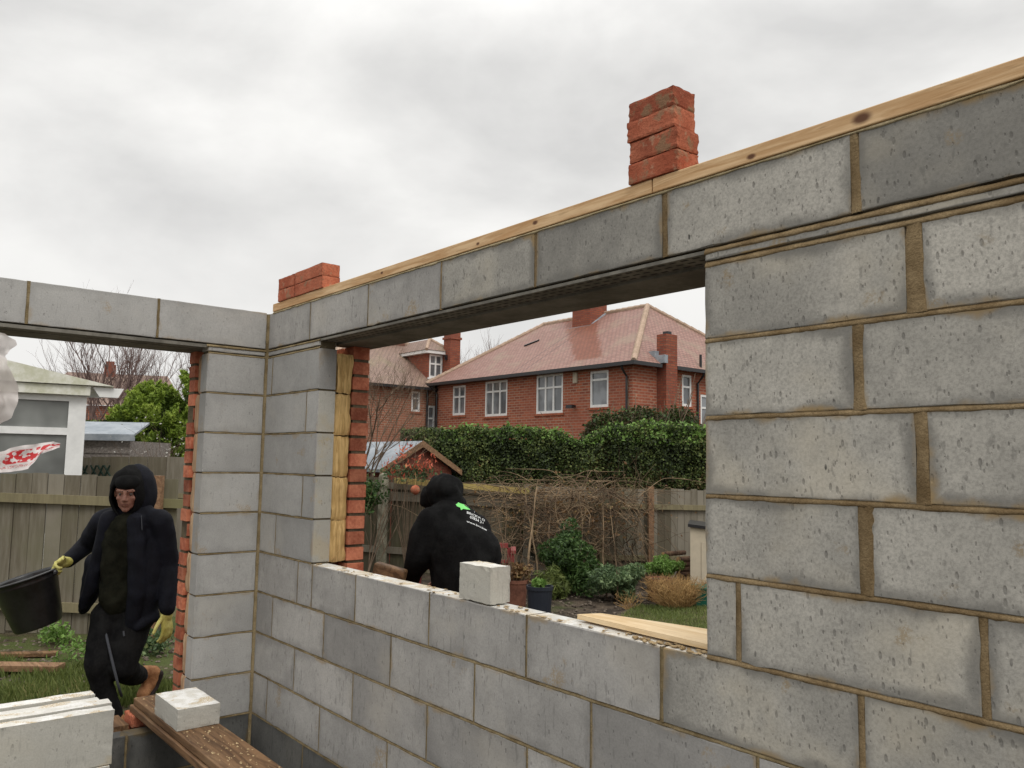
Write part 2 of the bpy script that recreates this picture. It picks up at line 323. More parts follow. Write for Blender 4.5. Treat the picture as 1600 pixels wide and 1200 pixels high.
def leaf_mat(name, stops, rough=.55, trans=.25, clump=1.5):
    t = NT(name, rough, .35); tone = t.attr('tone'); n = t.noise(t.coord(), clump, 3)
    f = t.math('ADD', t.math('MULTIPLY', tone, .65), t.math('MULTIPLY', t.step(n, .3, .7), .35)); c = t.ramp(f, stops); t.col(c)
    if trans:
        tr = t.new('ShaderNodeBsdfTranslucent'); t.link(c, tr.inputs[0]); mxs = t.new('ShaderNodeMixShader'); mxs.inputs[0].default_value = trans
        out = t.n['Material Output']; t.link(t.b.outputs[0], mxs.inputs[1]); t.link(tr.outputs[0], mxs.inputs[2]); t.link(mxs.outputs[0], out.inputs[0])
    return t.m
M['ivy'] = leaf_mat('ivy_leaf', [(0, (.016, .022, .010)), (.4, (.038, .058, .018)), (.7, (.10, .14, .036)), (.9, (.22, .26, .08)), (1, (.26, .19, .10))])
M['ivybrown'] = leaf_mat('ivy_bronze', [(0, (.035, .024, .012)), (.4, (.085, .065, .028)), (.7, (.12, .125, .045)), (1, (.20, .10, .055))])
M['conifer'] = leaf_mat('conifer_leaf', [(0, (.04, .07, .012)), (.35, (.12, .19, .022)), (.7, (.26, .36, .045)), (1, (.42, .50, .10))], clump=2.2)
M['shrub'] = leaf_mat('shrub_leaf', [(0, (.02, .04, .012)), (.5, (.05, .10, .025)), (.85, (.11, .19, .05)), (1, (.20, .25, .09))])
M['shrub_blue'] = leaf_mat('low_shrub_leaf', [(0, (.035, .06, .025)), (.5, (.10, .16, .07)), (1, (.26, .34, .16))])
M['bright'] = leaf_mat('bright_leaf', [(0, (.06, .13, .02)), (1, (.26, .42, .10))])
M['redleaf'] = leaf_mat('red_leaf', [(0, (.30, .06, .03)), (.6, (.60, .14, .08)), (1, (.62, .30, .12))])
M['deadleaf'] = leaf_mat('dead_leaf', [(0, (.10, .05, .025)), (.6, (.24, .14, .06)), (1, (.36, .30, .12))])
M['twig'] = rough_mat('twig', (.11, .075, .05), (.20, .145, .10), 5, .9, 0, tone=.3)
M['twig_far'] = rough_mat('far_twig', (.13, .085, .075), (.20, .14, .125), 5, .9, 0)
M['bramble'] = rough_mat('bramble', (.09, .06, .04), (.30, .215, .13), 2.5, .9, 0, tone=.55)
M['straw'] = rough_mat('straw', (.26, .15, .06), (.50, .33, .14), 3, .9, 0, tone=.4)
M['grass'] = leaf_mat('grass_blade', [(0, (.06, .075, .02)), (.5, (.125, .165, .04)), (.8, (.20, .235, .07)), (1, (.36, .30, .14))], clump=.9)
M['black_fabric'] = rough_mat('black_fleece', (.005, .005, .0052), (.0115, .0115, .0115), 14, .95, .5, .004, spec=.12)
M['navy'] = rough_mat('navy_jacket', (.003, .0034, .0065), (.0065, .0075, .0135), 12, .8, .5, .005, spec=.2)
M['shirt'] = rough_mat('dark_olive_shirt', (.006, .0065, .004), (.016, .016, .010), 9, .95, .5, .004, spec=.1)
M['trousers'] = rough_mat('black_trousers', (.006, .006, .0065), (.014, .014, .014), 10, .95, .5, .005, spec=.1)
M['skin'] = rough_mat('skin', (.24, .11, .08), (.34, .175, .125), 22, .55, .15, .002, spec=.35)
M['glove'] = rough_mat('yellow_glove', (.40, .36, .09), (.60, .56, .20), 14, .85, .5, .003)
M['palm'] = rough_mat('glove_palm', (.16, .08, .04), (.42, .22, .11), 18, .8, .5, .003)
M['boot'] = rough_mat('tan_boot', (.24, .10, .04), (.44, .22, .10), 15, .75, .4, .003)
M['sole'] = plain('boot_sole', (.03, .02, .018), .8)
M['grey_sock'] = plain('grey_sock', (.06, .065, .075), .9)
M['bucket'] = rough_mat('black_plastic', (.010, .010, .011), (.028, .028, .030), 6, .33, .12, .003, spec=.6)
M['eye'] = plain('eye', (.16, .13, .115), .35); M['pupil'] = plain('pupil', (.01, .008, .006), .2)
M['print_green'] = plain('green_print', (.22, .75, .20), .6); M['print_white'] = plain('white_print', (.75, .76, .75), .6)
M['shed_red'] = timber_mat('red_shed', (.13, .035, .022), (.24, .075, .045), (.17, .06, .04), 0)
M['felt'] = rough_mat('grey_felt', (.23, .26, .29), (.36, .39, .42), 2.5, .7, .2)
M['barge'] = timber_mat('bargeboard', (.18, .10, .055), (.30, .18, .10), (.22, .12, .07), 0)
M['shed_grey'] = timber_mat('grey_shed', (.16, .14, .125), (.28, .25, .225), (.20, .17, .14), 0)
M['beige'] = plain('beige_plastic', (.52, .45, .34), .5); M['green_p'] = plain('green_plastic', (.008, .085, .055), .4)
M['pot'] = plain('dark_pot', (.02, .024, .034), .45); M['terra'] = rough_mat('terracotta', (.10, .04, .026), (.20, .085, .055), 8, .85, .2)
M['redbench'] = plain('maroon_paint', (.22, .045, .04), .5); M['log'] = rough_mat('log_bark', (.05, .03, .02), (.14, .08, .05), 8, .9, .8); M['logend'] = plain('log_end', (.46, .28, .13), .8)
M['graffiti'] = plain('dark_green_paint', (.012, .03, .02), .7)
def sheet_mat():
    t = NT('polythene', .25, .5); v = t.coord(); n = t.noise(v, 7, 4); t.col(t.mix(n, (.74, .66, .62), (.9, .86, .83)))
    tr = t.new('ShaderNodeBsdfTranslucent'); tr.inputs[0].default_value = (.8, .72, .68, 1); tp = t.new('ShaderNodeBsdfTransparent'); m1 = t.new('ShaderNodeMixShader'); m2 = t.new('ShaderNodeMixShader')
    m1.inputs[0].default_value = .45; m2.inputs[0].default_value = .16; t.link(t.b.outputs[0], m1.inputs[1]); t.link(tr.outputs[0], m1.inputs[2]); t.link(m1.outputs[0], m2.inputs[1]); t.link(tp.outputs[0], m2.inputs[2])
    t.link(m2.outputs[0], t.n['Material Output'].inputs[0]); t.bump(n, .4, .01); return t.m
M['sheet'] = sheet_mat()
def flap_mat():
    t = NT('printed_polythene', .3, .5); c = t.coord('UV'); s3 = t.new('ShaderNodeSeparateXYZ'); t.link(c, s3.inputs[0]); n = t.noise(c, 5, 3)
    band = t.math('MULTIPLY', t.step(s3.outputs[1], .30, .36), t.step(s3.outputs[1], .80, .86, 1, 0))
    v2 = t.new('ShaderNodeMapping'); v2.inputs['Scale'].default_value = (7, 3.2, 1); t.link(c, v2.inputs[0]); k = t.step(t.noise(v2.outputs[0], 1.6, 2), .45, .50)
    small = t.math('MULTIPLY', t.step(s3.outputs[1], .12, .16), t.step(s3.outputs[1], .24, .28, 1, 0)); k2 = t.math('MULTIPLY', small, t.step(t.noise(v2.outputs[0], 6, 1), .5, .54))
    f = t.math('MAXIMUM', t.math('MULTIPLY', band, k), t.math('MULTIPLY', k2, .6)); t.col(t.mix(f, (.78, .72, .70), (.62, .035, .04))); return t.m
M['flap'] = flap_mat()
def ground_mat(name, soil1, soil2, green, gsc=.6, lo=.5, hi=.62, wet=.9):
    t = NT(name, wet, .2); v = t.coord(); n = t.noise(v, 5, 6, .65); f = t.noise(v, 38, 5, .7); g = t.noise(v, gsc, 5, .6)
    c = t.mix(t.step(n, .38, .64), soil1, soil2); c = t.mix(t.step(f, .62, .7, 0, .6), c, tuple(min(1, x * 2.6) for x in soil2)); c = t.mix(t.step(g, lo, hi, 0, .85), c, green); t.col(c)
    t.bump(t.math('ADD', n, t.math('MULTIPLY', f, .6)), .9, .05); return t.m
M['ground'] = ground_mat('soil', (.035, .026, .019), (.11, .083, .06), (.06, .075, .022))
M['lawn'] = ground_mat('lawn_base', (.05, .04, .022), (.11, .09, .05), (.085, .11, .03), 1.6, .42, .56)
M['slab'] = rough_mat('wet_slab', (.05, .05, .048), (.13, .13, .12), 3, .45, .3, spec=.5)
# ---------------------------------------------------------------- the ground
def sheet(name, x0, y0, x1, y1, z, mat, n=2, amp=0.):
    b = MB(); vs = []; fs = []
    for i in range(n + 1):
        for j in range(n + 1):
            x = x0 + (x1 - x0) * i / n; y = y0 + (y1 - y0) * j / n; vs.append((x, y, z + (amp * mnoise.noise(Vector((x * 1.3, y * 1.3, 3))) if amp else 0)))
    for i in range(n):
        for j in range(n): a = i * (n + 1) + j; fs.append((a, a + n + 1, a + n + 2, a + 1))
    b.add(vs, fs); return tag(b.build(name, mat), kind='structure')
sheet('ground', -700, -700, 700, 700, GZ - .02, M['ground'])
sheet('garden_soil', -9, -6, 4, 12, GZ, M['ground'], 90, .02)
b = MB(); b.box((.1, -4.6, -1.35), (6.5, -.001, -1.175)); tag(b.build('floor', M['slab']), kind='structure')
# ---------------------------------------------------------------- blockwork
def face_block(mb, T, u0, u1, z0, z1, d0, d1, tone, j=.0016, mi=0, inset=.045, top=None, side=None):
    """one block: T maps (u, depth, z) to the world; the face at depth d0 has worn arrises; attribute edge is 0 at the arris, 1 inside"""
    w, h = u1 - u0, z1 - z0; nu = max(2, int(w / .05)); nv = max(2, int(h / .05)); inset = min(inset, w * .3, h * .3)
    def ring(ins, dep, jj):
        P = []
        for i in range(nu): P.append((u0 + ins + (w - 2 * ins) * i / nu, z0 + ins))
        for i in range(nv): P.append((u1 - ins, z0 + ins + (h - 2 * ins) * i / nv))
        for i in range(nu): P.append((u1 - ins - (w - 2 * ins) * i / nu, z1 - ins))
        for i in range(nv): P.append((u0 + ins, z1 - ins - (h - 2 * ins) * i / nv))
        out = []
        for (u, z) in P:
            q = 4 if random.random() < .05 else 1
            out.append(T(u + random.uniform(-jj, jj) * q, dep, z + random.uniform(-jj, jj) * q))
        return out
    n = 2 * (nu + nv); r = [ring(0, d1, 0), ring(0, d0 + .0055, j * .5), ring(.001, d0 + .0012, j), ring(.003, d0, j), ring(inset, d0, 0)]
    vs = sum(r, []); e = [0.] * (4 * n) + [1.] * n; fs = []
    for k in range(4):
        for i in range(n): i2 = (i + 1) % n; fs.append((k * n + i, k * n + i2, (k + 1) * n + i2, (k + 1) * n + i))
    fs.append(tuple(4 * n + i for i in range(n))); fs.append(tuple(range(n))[::-1])
    if top is None and side is None: mb.add(vs, fs, tone, e, mi)
    else:
        mis = []
        for k in range(4):
            for i in range(n): mis.append(top if (top is not None and k == 0 and nu + nv <= i < 2 * nu + nv) else side if (side is not None and k == 0 and nu <= i < nu + nv) else mi)
        b0 = len(mb.f); mb.add(vs, fs, tone, e, mi)
        for k, q in enumerate(mis): mb.m[b0 + k] = q
def joint(mb, T, p0, p1, wd, proud=.0, back=.012, sq=.12):
    """a mortar bead from p0 to p1 (u, z), wd wide, its middle at depth -proud"""
    (ua, za), (ub, zb) = p0, p1; Ld = math.hypot(ub - ua, zb - za); n = max(2, int(Ld / .018)); du, dz = (ub - ua) / Ld, (zb - za) / Ld; nu_, nz_ = -dz, du
    prof = [(-.66, back), (-.58, .001 - proud), (-.3, -.001 - proud), (.1, .0015 - proud), (.5, .0050 if dz == 0 else .002 - proud), (.66, back)]; vs = []; fs = []
    for i in range(n + 1):
        t = i / n; u = ua + (ub - ua) * t; z = za + (zb - za) * t; a = mnoise.noise(Vector((u * 21, z * 21, 1.3))); c = mnoise.noise(Vector((u * 47, z * 47, 7.3)))
        for (o, d) in prof:
            ww = wd * (1 + sq * 2.2 * a * abs(o)); ww *= 1 + (0 if dz == 0 or wd < .02 else .5 * mnoise.noise(Vector((u * 5, z * 9, o * 9)))); vs.append(T(u + nu_ * (o * ww + wd * .10 * c), d + .0012 * c, z + nz_ * (o * ww + wd * .10 * c)))
    k = len(prof)
    for i in range(n):
        for q in range(k - 1): fs.append((i * k + q, (i + 1) * k + q, (i + 1) * k + q + 1, i * k + q + 1))
    mb.add(vs, fs, random.random())
TR = lambda u, d, z: Vector((u, d, z))            # window wall: faces -y
TL = lambda u, d, z: Vector((-d, u, z))           # door wall: faces +x
C = .225; XJ = 3.1636; XR = .68; ZL = 1.171; ZT = 1.3865; YR = -.347; XE = 5.6
ww = thing('block_wall', 'grey block inner wall with a wide window opening under a long lintel, brick outer skin', 'wall', (2.5, .15, GZ))
dw = thing('block_wall', 'pale grey block wall at left with the doorway the man walks through', 'wall', (-.1, -1.5, GZ))
def row(mbs, mo, T, k, ub, ue, cuts, tones, jw=.010, near=None, z0=None, z1=None, d1=.1, mi=0, top=None, end_joint=(False, False), side=None):
    z0 = C * k if z0 is None else z0; z1 = C * (k + 1) if z1 is None else z1
    xs = [ub] + [c if isinstance(c, tuple) else (c, jw) for c in cuts] + [ue]
    for i in range(len(xs) - 1):
        a = xs[i][0] + xs[i][1] / 2 if isinstance(xs[i], tuple) else xs[i]
        c = xs[i + 1][0] - xs[i + 1][1] / 2 if isinstance(xs[i + 1], tuple) else xs[i + 1]
        tn = tones[i % len(tones)]
        face_block(mbs, T, a, c, z0 + .005, z1 - .005, 0, d1, tn, mi=mi, top=top, side=side if i == len(xs) - 2 else None)
        if i: u, wj = xs[i]; joint(mo, T, (u, z0 + .004), (u, z1 - .004), wj * 1.05, proud=.0008 if wj > .02 else -.0006)
low = MB(); near = MB(); mo = MB(); mon = MB(); darkb = MB()
# below the sill (k = -1 is the sill course, its top lies open inside the window)
row(low, mo, TR, -1, .012, 2.992, [.526, .694, 1.146, 1.765, 2.381], [.5, .55, .45, .55, .4, .45, .38], top=1)
row(near, mon, TR, -1, 3.004, XE, [(3.615, .016), 4.235, 4.855], [.38, .34, .4, .5], top=1); joint(mo, TR, (2.998, -C + .004), (2.998, -.004), .014)
row(low, mo, TR, -2, .012, XE, [.227, .842, 1.475, 2.083, 2.706, 3.325, 3.945, 4.565, 5.185], [.22, .6, .2, .5, .42, .15, .3, .5, .4, .3])
row(low, mo, TR, -3, .012, XE, [.527, 1.152, 1.769, 2.394, 3.01, 3.63, 4.25, 4.87], [.55, .62, .3, .2, .55, .5, .4, .3])
row(low, mo, TR, -4, .012, XE, [.205, .832, 1.47, 2.09, 2.71, 3.33, 3.95, 4.57], [.55, .6, .5, .45, .55, .5, .4, .3])
row(darkb, mo, TR, -5, .012, XE, [.664, 1.284, 1.9, 2.52, 3.14, 3.76], [.5, .35, .5, .4, .6, .3])
row(darkb, mo, TR, -6, .012, XE, [.35, .974, 1.6, 2.2, 2.8, 3.4], [.3, .5])
# the pier left of the window
lp = MB(); lpb = 1
for k, cuts, tn in ((0, [.222], [.55, .12]), (1, [.54], [.5, .28]), (2, [], [.35]), (3, [.547], [.5, .75]), (4, [(.082, .012)], [.4, .3])):
    row(lp, mo, TR, k, .012, XR, cuts, tn, side=1 if k < 4 else None)
# the pier right of the window
row(near, mon, TR, 0, XJ, XE, [(3.269, .016), (3.895, .018), (4.515, .014)], [.5, .62, .55, .6])
row(near, mon, TR, 1, XJ, XE, [(3.636, .032), (4.256, .02), (4.876, .014)], [.5, .55, .6, .5])
row(near, mon, TR, 2, XJ, XE, [(3.776, .028), (4.396, .02)], [.6, .72, .5])
row(near, mon, TR, 3, XJ, XE, [(3.627, .026), (4.247, .02)], [.72, .5, .55])
row(near, mon, TR, 4, XJ, XE, [(3.771, .040), (4.391, .02)], [.45, .95, .6])
# slip course and the course on the lintel
face_block(lp, TR, .012, XR - .01, 1.136, 1.160, 0.002, .1, .4)
face_block(near, TR, XJ, 4.4, 1.137, 1.160, 0.0, .1, .3); face_block(near, TR, 4.41, XE, 1.137, 1.160, 0.0, .1, .4)
L0, L1 = ZL + .003, ZT + .005
row(low, mo, TR, 0, .012, 1.787, [.548, (1.172, .009)], [.45, .55, .42], z0=L0, z1=L1, end_joint=(0, 0))
row(near, mon, TR, 0, 1.787 + .008, XE, [(2.40, .014), (3.011, .020), (3.63, .022), 4.25, 4.87], [.45, .2, .62, .02, .0, .1], z0=L0, z1=L1)
joint(mon, TR, (1.788, L0), (1.788, L1), .017)
# beds
for k in range(-5, 0): joint(mo, TR, (.0, C * k), (XE, C * k), .0115, -.0006)
for k in range(0, 6): joint(mo, TR, (.0, C * k), (XR - .002, C * k), .0105, -.0004)
for k in range(0, 6): joint(mon, TR, (XJ + .001, C * k), (XE, C * k), .0155, .0012, sq=.22)
joint(mo, TR, (.0, 1.166), (XR, 1.166), .011); joint(mon, TR, (XJ, 1.166), (XE, 1.166), .016, .002, sq=.2)
mop = MB(); joint(mop, TR, (.06, ZT + .002), (XE, ZT + .002), .011, .003, sq=.6); mop.build('mortar', M['mortar_pale'], ww, smooth=True)
# corner bead and its backing
lw = MB(); lmo = MB()
joint(lmo, lambda u, d, z: Vector((.004 - d * .7 + u, -.004 + d * .7 + u, z)), (0, -1.24), (0, ZT), .024, .002)
ml = MB(); ml.box((0.0, .010, -1.24), (XE, .094, -.008)); ml.box((0, .010, -.008), (XR - .006, .094, 1.165)); ml.box((XJ + .006, .010, -.008), (XE, .094, 1.165)); ml.box((0, .010, ZL + .006), (XE, .094, ZT))
ml.build('mortar_core', M['mortar_dark'], ww)
low.build('blockwork', [M['block'], M['block_top']], ww, fixn=True); near.build('blockwork', [M['block_r'], M['block_top']], ww, fixn=True)
lp.build('blockwork', [M['block_l'], M['block_white']], ww, fixn=True); darkb.build('footing_blocks', M['block_dark'], ww, fixn=True)
mo.build('mortar', M['mortar'], ww, smooth=True); mon.build('mortar', M['mortar_n'], ww, smooth=True)
# ---- door wall
YD = -2.35; YE = -3.4
for k in range(-4, 5):
    z0 = C * k
    row(lw, lmo, TL, k, YR, -.012, [], [[.45, .6, .42, .55, .5, .7, .4, .5, .45][k + 4]])
    row(lw, lmo, TL, k, YE, YD, [-2.9 - .2 * (k % 2)], [.5, .4])
face_block(lw, TL, YR, -.012, 1.136, 1.160, .002, .1, .45); face_block(lw, TL, YE, YD, 1.136, 1.160, .002, .1, .45)
row(lw, lmo, TL, 0, YE, -.012, [-2.49, -1.87, (-1.249, .014), (-.627, .013)], [.6, .6, .58, .62, .55], z0=L0, z1=ZT + .012)
for k in range(-4, 6):
    joint(lmo, TL, (YR + .002, C * k), (-.0, C * k), .0095, -.0004); joint(lmo, TL, (YE, C * k), (YD - .002, C * k), .0095, -.0004)
joint(lmo, TL, (YR - .01, 1.166), (0, 1.166), .013, .003)
c2 = MB(); c2.box((-.094, YR + .006, -.9), (-.010, .0, 1.165)); c2.box((-.094, YE, -1.24), (-.010, YD - .006, 1.165)); c2.box((-.094, YE, ZL + .006), (-.010, 0, ZT)); c2.box((-.094, YE, -1.24), (-.010, 0, -.905))
c2.build('mortar_core', M['mortar_dark'], dw)
dk = MB()
row(dk, lmo, TL, -5, YD, -.012, [-1.9, -1.28, -.66], [.55, .4, .5, .35, .3]); row(dk, lmo, TL, -6, YD, -.012, [-1.6, -.98, -.36], [.4, .3, .5, .35])
joint(lmo, TL, (YD, -.9 - C), (0, -.9 - C), .012)
joint(lmo, TL, (YR, -.9), (0, -.9), .012)
lw.build('blockwork', [M['block_l'], M['block_top']], dw, fixn=True); dk.build('footing_blocks', M['block_dark'], dw, fixn=True); lmo.build('mortar', M['mortar'], dw, smooth=True)
# ---- lintels
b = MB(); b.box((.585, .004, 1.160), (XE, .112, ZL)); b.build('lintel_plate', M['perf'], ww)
b = MB(); b.box((.585, .1125, 1.150), (XJ + .3, .335, 1.162)); b.box((.585, .325, 1.1625), (XJ + .3, .335, 1.176)); b.build('lintel', M['lintel'], ww)
b = MB(); b.box((-.325, YD - .15, 1.150), (-.1025, YR + .1, 1.162)); b.box((-.102, YD - .15, 1.153), (-.004, YR + .1, ZL)); b.build('lintel', M['lintel'], dw)
# ---- brick outer skin
def brick_row(mb, T, u0, u1, z0, h, d0, d1, rag0=0, rag1=0, off=0):
    u = u1 + random.uniform(-.003, .004) * rag1; k = 0; first = .215 if off else .105
    while u > u0 + .03:
        ln = (first if k == 0 else .215); a = max(u - ln, u0); face_block(mb, T, a, u, z0 + .008, z0 + h - .008, d0, d1, random.random(), j=.0022, inset=.012); u = a - .012; k += 1
BP = .083
leaf = MB(); leafm = MB()
TRo = lambda u, d, z: Vector((u, .3025 - d, z))     # outer face looks to +y
TLo = lambda u, d, z: Vector((-.3025 + d, u, z))
nrow = 29; zb = -1.25
for i in range(nrow):
    z = zb + BP * i
    if z < -.1: brick_row(leaf, TRo, -.30, XE, z, BP, 0, .1, 0, 0, i % 2)
    else:
        brick_row(leaf, TRo, -.30, XR + random.choice([-.004, .001, .005]), z, BP, 0, .1, 0, 1, i % 2)
        brick_row(leaf, lambda u, d, z: Vector((XE - (u - XJ), .3025 - d, z)), XJ, XE, z, BP, 0, .1, 0, 0, i % 2)
leafm.box((-.29, .212, zb), (XE, .292, -.1)); leafm.box((-.29, .212, -.1), (XR - .007, .298, 1.15)); leafm.box((XJ + .007, .205, -.1), (XE, .292, 1.15))
leaf.build('brick_skin', M['brickleaf'], ww, fixn=True)
leafm.build('brick_mortar', M['mortar_dark'], ww)
leaf = MB(); leafm = MB()
for i in range(nrow):
    z = zb + BP * i
    if z > -.96:
        brick_row(leaf, lambda u, d, z: TLo(-u, d, z), -.18, -YR + random.choice([-.002, .001, .003]) , z, BP, 0, .1, 0, 1, i % 2)
        brick_row(leaf, TLo, YE, YD, z, BP, 0, .1, 0, 0, i % 2)
    else: brick_row(leaf, TLo, YE, .18, z, BP, 0, .1, 0, 0, i % 2)
leafm.box((-.298, YR + .004, -1.2), (-.212, .2, 1.15)); leafm.box((-.292, YE, zb), (-.212, YD - .01, 1.15)); leafm.box((-.292, YE, zb), (-.212, .2, -.93))
leaf.build('brick_skin', M['brickleaf'], dw, fixn=True); leafm.build('brick_mortar', M['mortar_dark'], dw)
# ---- mineral wool batts in the cavity
def batt(name, T, u_face, sgn, z0, z1, d0, d1, parent, amp=.02):
    b = MB(); ny, nz_ = 8, 18; vs = []; fs = []; sd = random.random() * 99
    for i in range(nz_ + 1):
        for j in range(ny + 1):
            fz = i / nz_; fd = j / ny; rounding = .009 * ((2 * fd - 1) ** 4 + (2 * fz - 1) ** 6)
            d = d0 + (d1 - d0) * fd; z = z0 + (z1 - z0) * fz
            nn = mnoise.noise(Vector((d * 60 + sd, z * 9, sd))) + .5 * mnoise.noise(Vector((d * 130 + sd, z * 26, sd)))
            vs.append(T(u_face + sgn * (amp * nn * .55 - rounding), d + .004 * nn, z + .006 * nn))
    for i in range(nz_):
        for j in range(ny): a = i * (ny + 1) + j; fs.append((a, a + 1, a + ny + 2, a + ny + 1))
    b.add(vs, fs); T2 = [T(u_face - sgn * .03, d0 + .006, z0 + .008), T(u_face - sgn * .25, d1 - .006, z1 - .008)]
    b.box(tuple(min(a, c) for a, c in zip(*T2)), tuple(max(a, c) for a, c in zip(*T2)))
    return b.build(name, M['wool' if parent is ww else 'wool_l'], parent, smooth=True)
for (z0, z1) in ((.0, .215), (.215, .44), (.445, .66), (.665, .885), (.89, 1.10)):
    batt('insulation_batt', TR, XR + random.uniform(-.006, .01), 1, z0, z1, .105, .198, ww)
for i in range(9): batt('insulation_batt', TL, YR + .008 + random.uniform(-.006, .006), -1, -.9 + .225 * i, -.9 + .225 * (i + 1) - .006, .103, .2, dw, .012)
# ---- wall plate, sill mortar
b = MB(); b.box((.055, -.003, 1.394), (2.9615, .097, 1.440)); b.box((2.967, -.005, 1.393), (XE, .097, 1.4395)); o = b.build('wall_plate', M['plate'], ww)
bv = o.modifiers.new('b', 'BEVEL'); bv.width = .003; bv.segments = 2
b = MB()
for i in range(55):
    x = random.uniform(XR + .02, XJ - .03); y = random.choice([random.uniform(.004, .022), random.uniform(.004, .095)])
    if 1.94 < x < 2.2 and random.random() < .9: continue
    if x > 2.55: y = min(y, .055)
    s = random.uniform(.003, .010) * 1.; b.ball((x, y, .0), (s * 1.5, min(s, .014), random.uniform(.001, .0025)), 8, random.random(), jit=.9)
for i in range(34): x = random.uniform(2.85, XJ - .01); b.ball((x, random.uniform(.003, .04), 0), (random.uniform(.004, .014), .006, .004), 8, random.random(), jit=.8)
b.build('mortar_dabs', M['dab'], ww, smooth=True)
b = MB(); b.prism([(2.57, .068, .004), (3.155, .050, .004), (3.155, .272, .004), (2.60, .15, .004)], (0, 0, .016)); tag(b.build('plank', M['plank_pale'], loc=(2.8, .15, .004)), 'short pale timber board lying flat on the right end of the window sill', 'plank')
# ---------------------------------------------------------------- loose blocks, bricks, boards
def solid_block(name, T0, w, dpt, h, mats, label, cat, rotz=0, group=None, tone=.5):
    """T0 = corner at the base; w along x, dpt along y"""
    b = MB(); rz = Matrix.Rotation(rotz, 3, 'Z')
    T = lambda u, d, z: Vector(T0) + rz @ Vector((u, d, z))
    bm = bmesh.new(); bmesh.ops.create_cube(bm, size=1)
    for v in bm.verts: v.co = Vector(((v.co.x + .5) * w, (v.co.y + .5) * dpt, (v.co.z + .5) * h))
    bmesh.ops.subdivide_edges(bm, edges=bm.edges, cuts=7, use_grid_fill=True)
    for v in bm.verts:
        c = v.co; near_e = sum([min(c.x, w - c.x) < .002, min(c.y, dpt - c.y) < .002, min(c.z, h - c.z) < .002])
        a = (.0012 if name == 'brick' else .0022) if near_e >= 2 else .0006; nn = Vector((mnoise.noise(c * 60 + Vector(T0) * 9), mnoise.noise(c * 61 + Vector((9, 9, 0))), mnoise.noise(c * 59 + Vector((5, 0, 7)))))
        v.co += nn * a * 1.2
        if near_e >= 2: v.co += (Vector((w / 2, dpt / 2, h / 2)) - c).normalized() * random.uniform(0, .0022 if w > .23 or h > .08 else .0045)
    vs = [Vector(T0) + rz @ v.co for v in bm.verts]; bm.verts.index_update(); fs = [[v.index for v in f.verts] for f in bm.faces]; bm.normal_update(); up = [f.normal.z > .7 for f in bm.faces]
    e = [0. if sum([min(v.co.x, w - v.co.x) < .002, min(v.co.y, dpt - v.co.y) < .002, min(v.co.z, h - v.co.z) < .002]) >= 2 else 1. for v in bm.verts]
    b.add(vs, fs, tone, e)
    for i, q in enumerate(up):
        if q and len(mats) > 1: b.m[i] = 1
    bm.free(); o = b.build(name, mats, loc=T0); tag(o, label, cat, group); return o
WT = [M['block_white'], M['block_top']]
solid_block('concrete_block', (1.972, .0, .001), .198, .098, .138, WT, 'small cut white block standing alone on the window sill', 'block', tone=.75)
solid_block('concrete_block', (.14, -.572, -.775), .355, .205, .1, WT, 'half grey-white block lying flat on the brown scaffold board', 'block', tone=.6)
g_st = 'blocks stacked on edge at the lower left'
names = ['front block of the pale stack at lower left, showing its large face', 'second block from the front in the pale stack on edge at lower left', 'third block from the front in the pale stack on edge at lower left', 'rearmost block of the pale stack on edge, nearest the doorway']
offs = [0, .01, -.004, .0]
for i in range(4):
    x = .41 - .1 * (i + 1) + .002; solid_block('concrete_block', (x, -.826 - .62 + (0, .012, -.012, .004)[i] - .02 * (i == 3), -.895 + (0, .007, -.005, .006)[i]), .0875, .615, .245, WT, names[i], 'block', group=g_st, tone=.55 + .1 * i)
for i in range(4):
    x = .41 - .1 * (i + 1) + .002; solid_block('concrete_block', (x, -.83 - .62 + random.uniform(-.01, .006), -1.083), .0985, .615, .184, WT, ('front', 'second', 'third', 'rear')[i] + ' block of the bottom layer of the pale stack at lower left', 'block', group='blocks in the lower layer of the stack', tone=.4)
pl_ = thing('pallet', 'timber pallet under the stack of pale blocks', 'pallet', (.2, -1.1, -1.175))
b = MB(); [b.box((.0 + .15 * i, -1.6, -1.098), (.1 + .15 * i, -.7, -1.0835)) for i in range(3)]; b.build('deck', M['board'], pl_)
for i in range(3): b = MB(); b.box((-.0, -1.6 + .4 * i, -1.175), (.42, -1.5 + .4 * i, -1.0985)); b.build('bearer', M['board'], pl_)
def brick(loc, w, d, h, lab, rot=0, mat='oldbrick', group=None, tone=.5):
    o = solid_block('brick', loc, w, d, h, [M[mat]], lab, 'brick', rot, group, tone); return o
bz = 1.4408; H4 = (.070, .071, .070, .068); z = bz
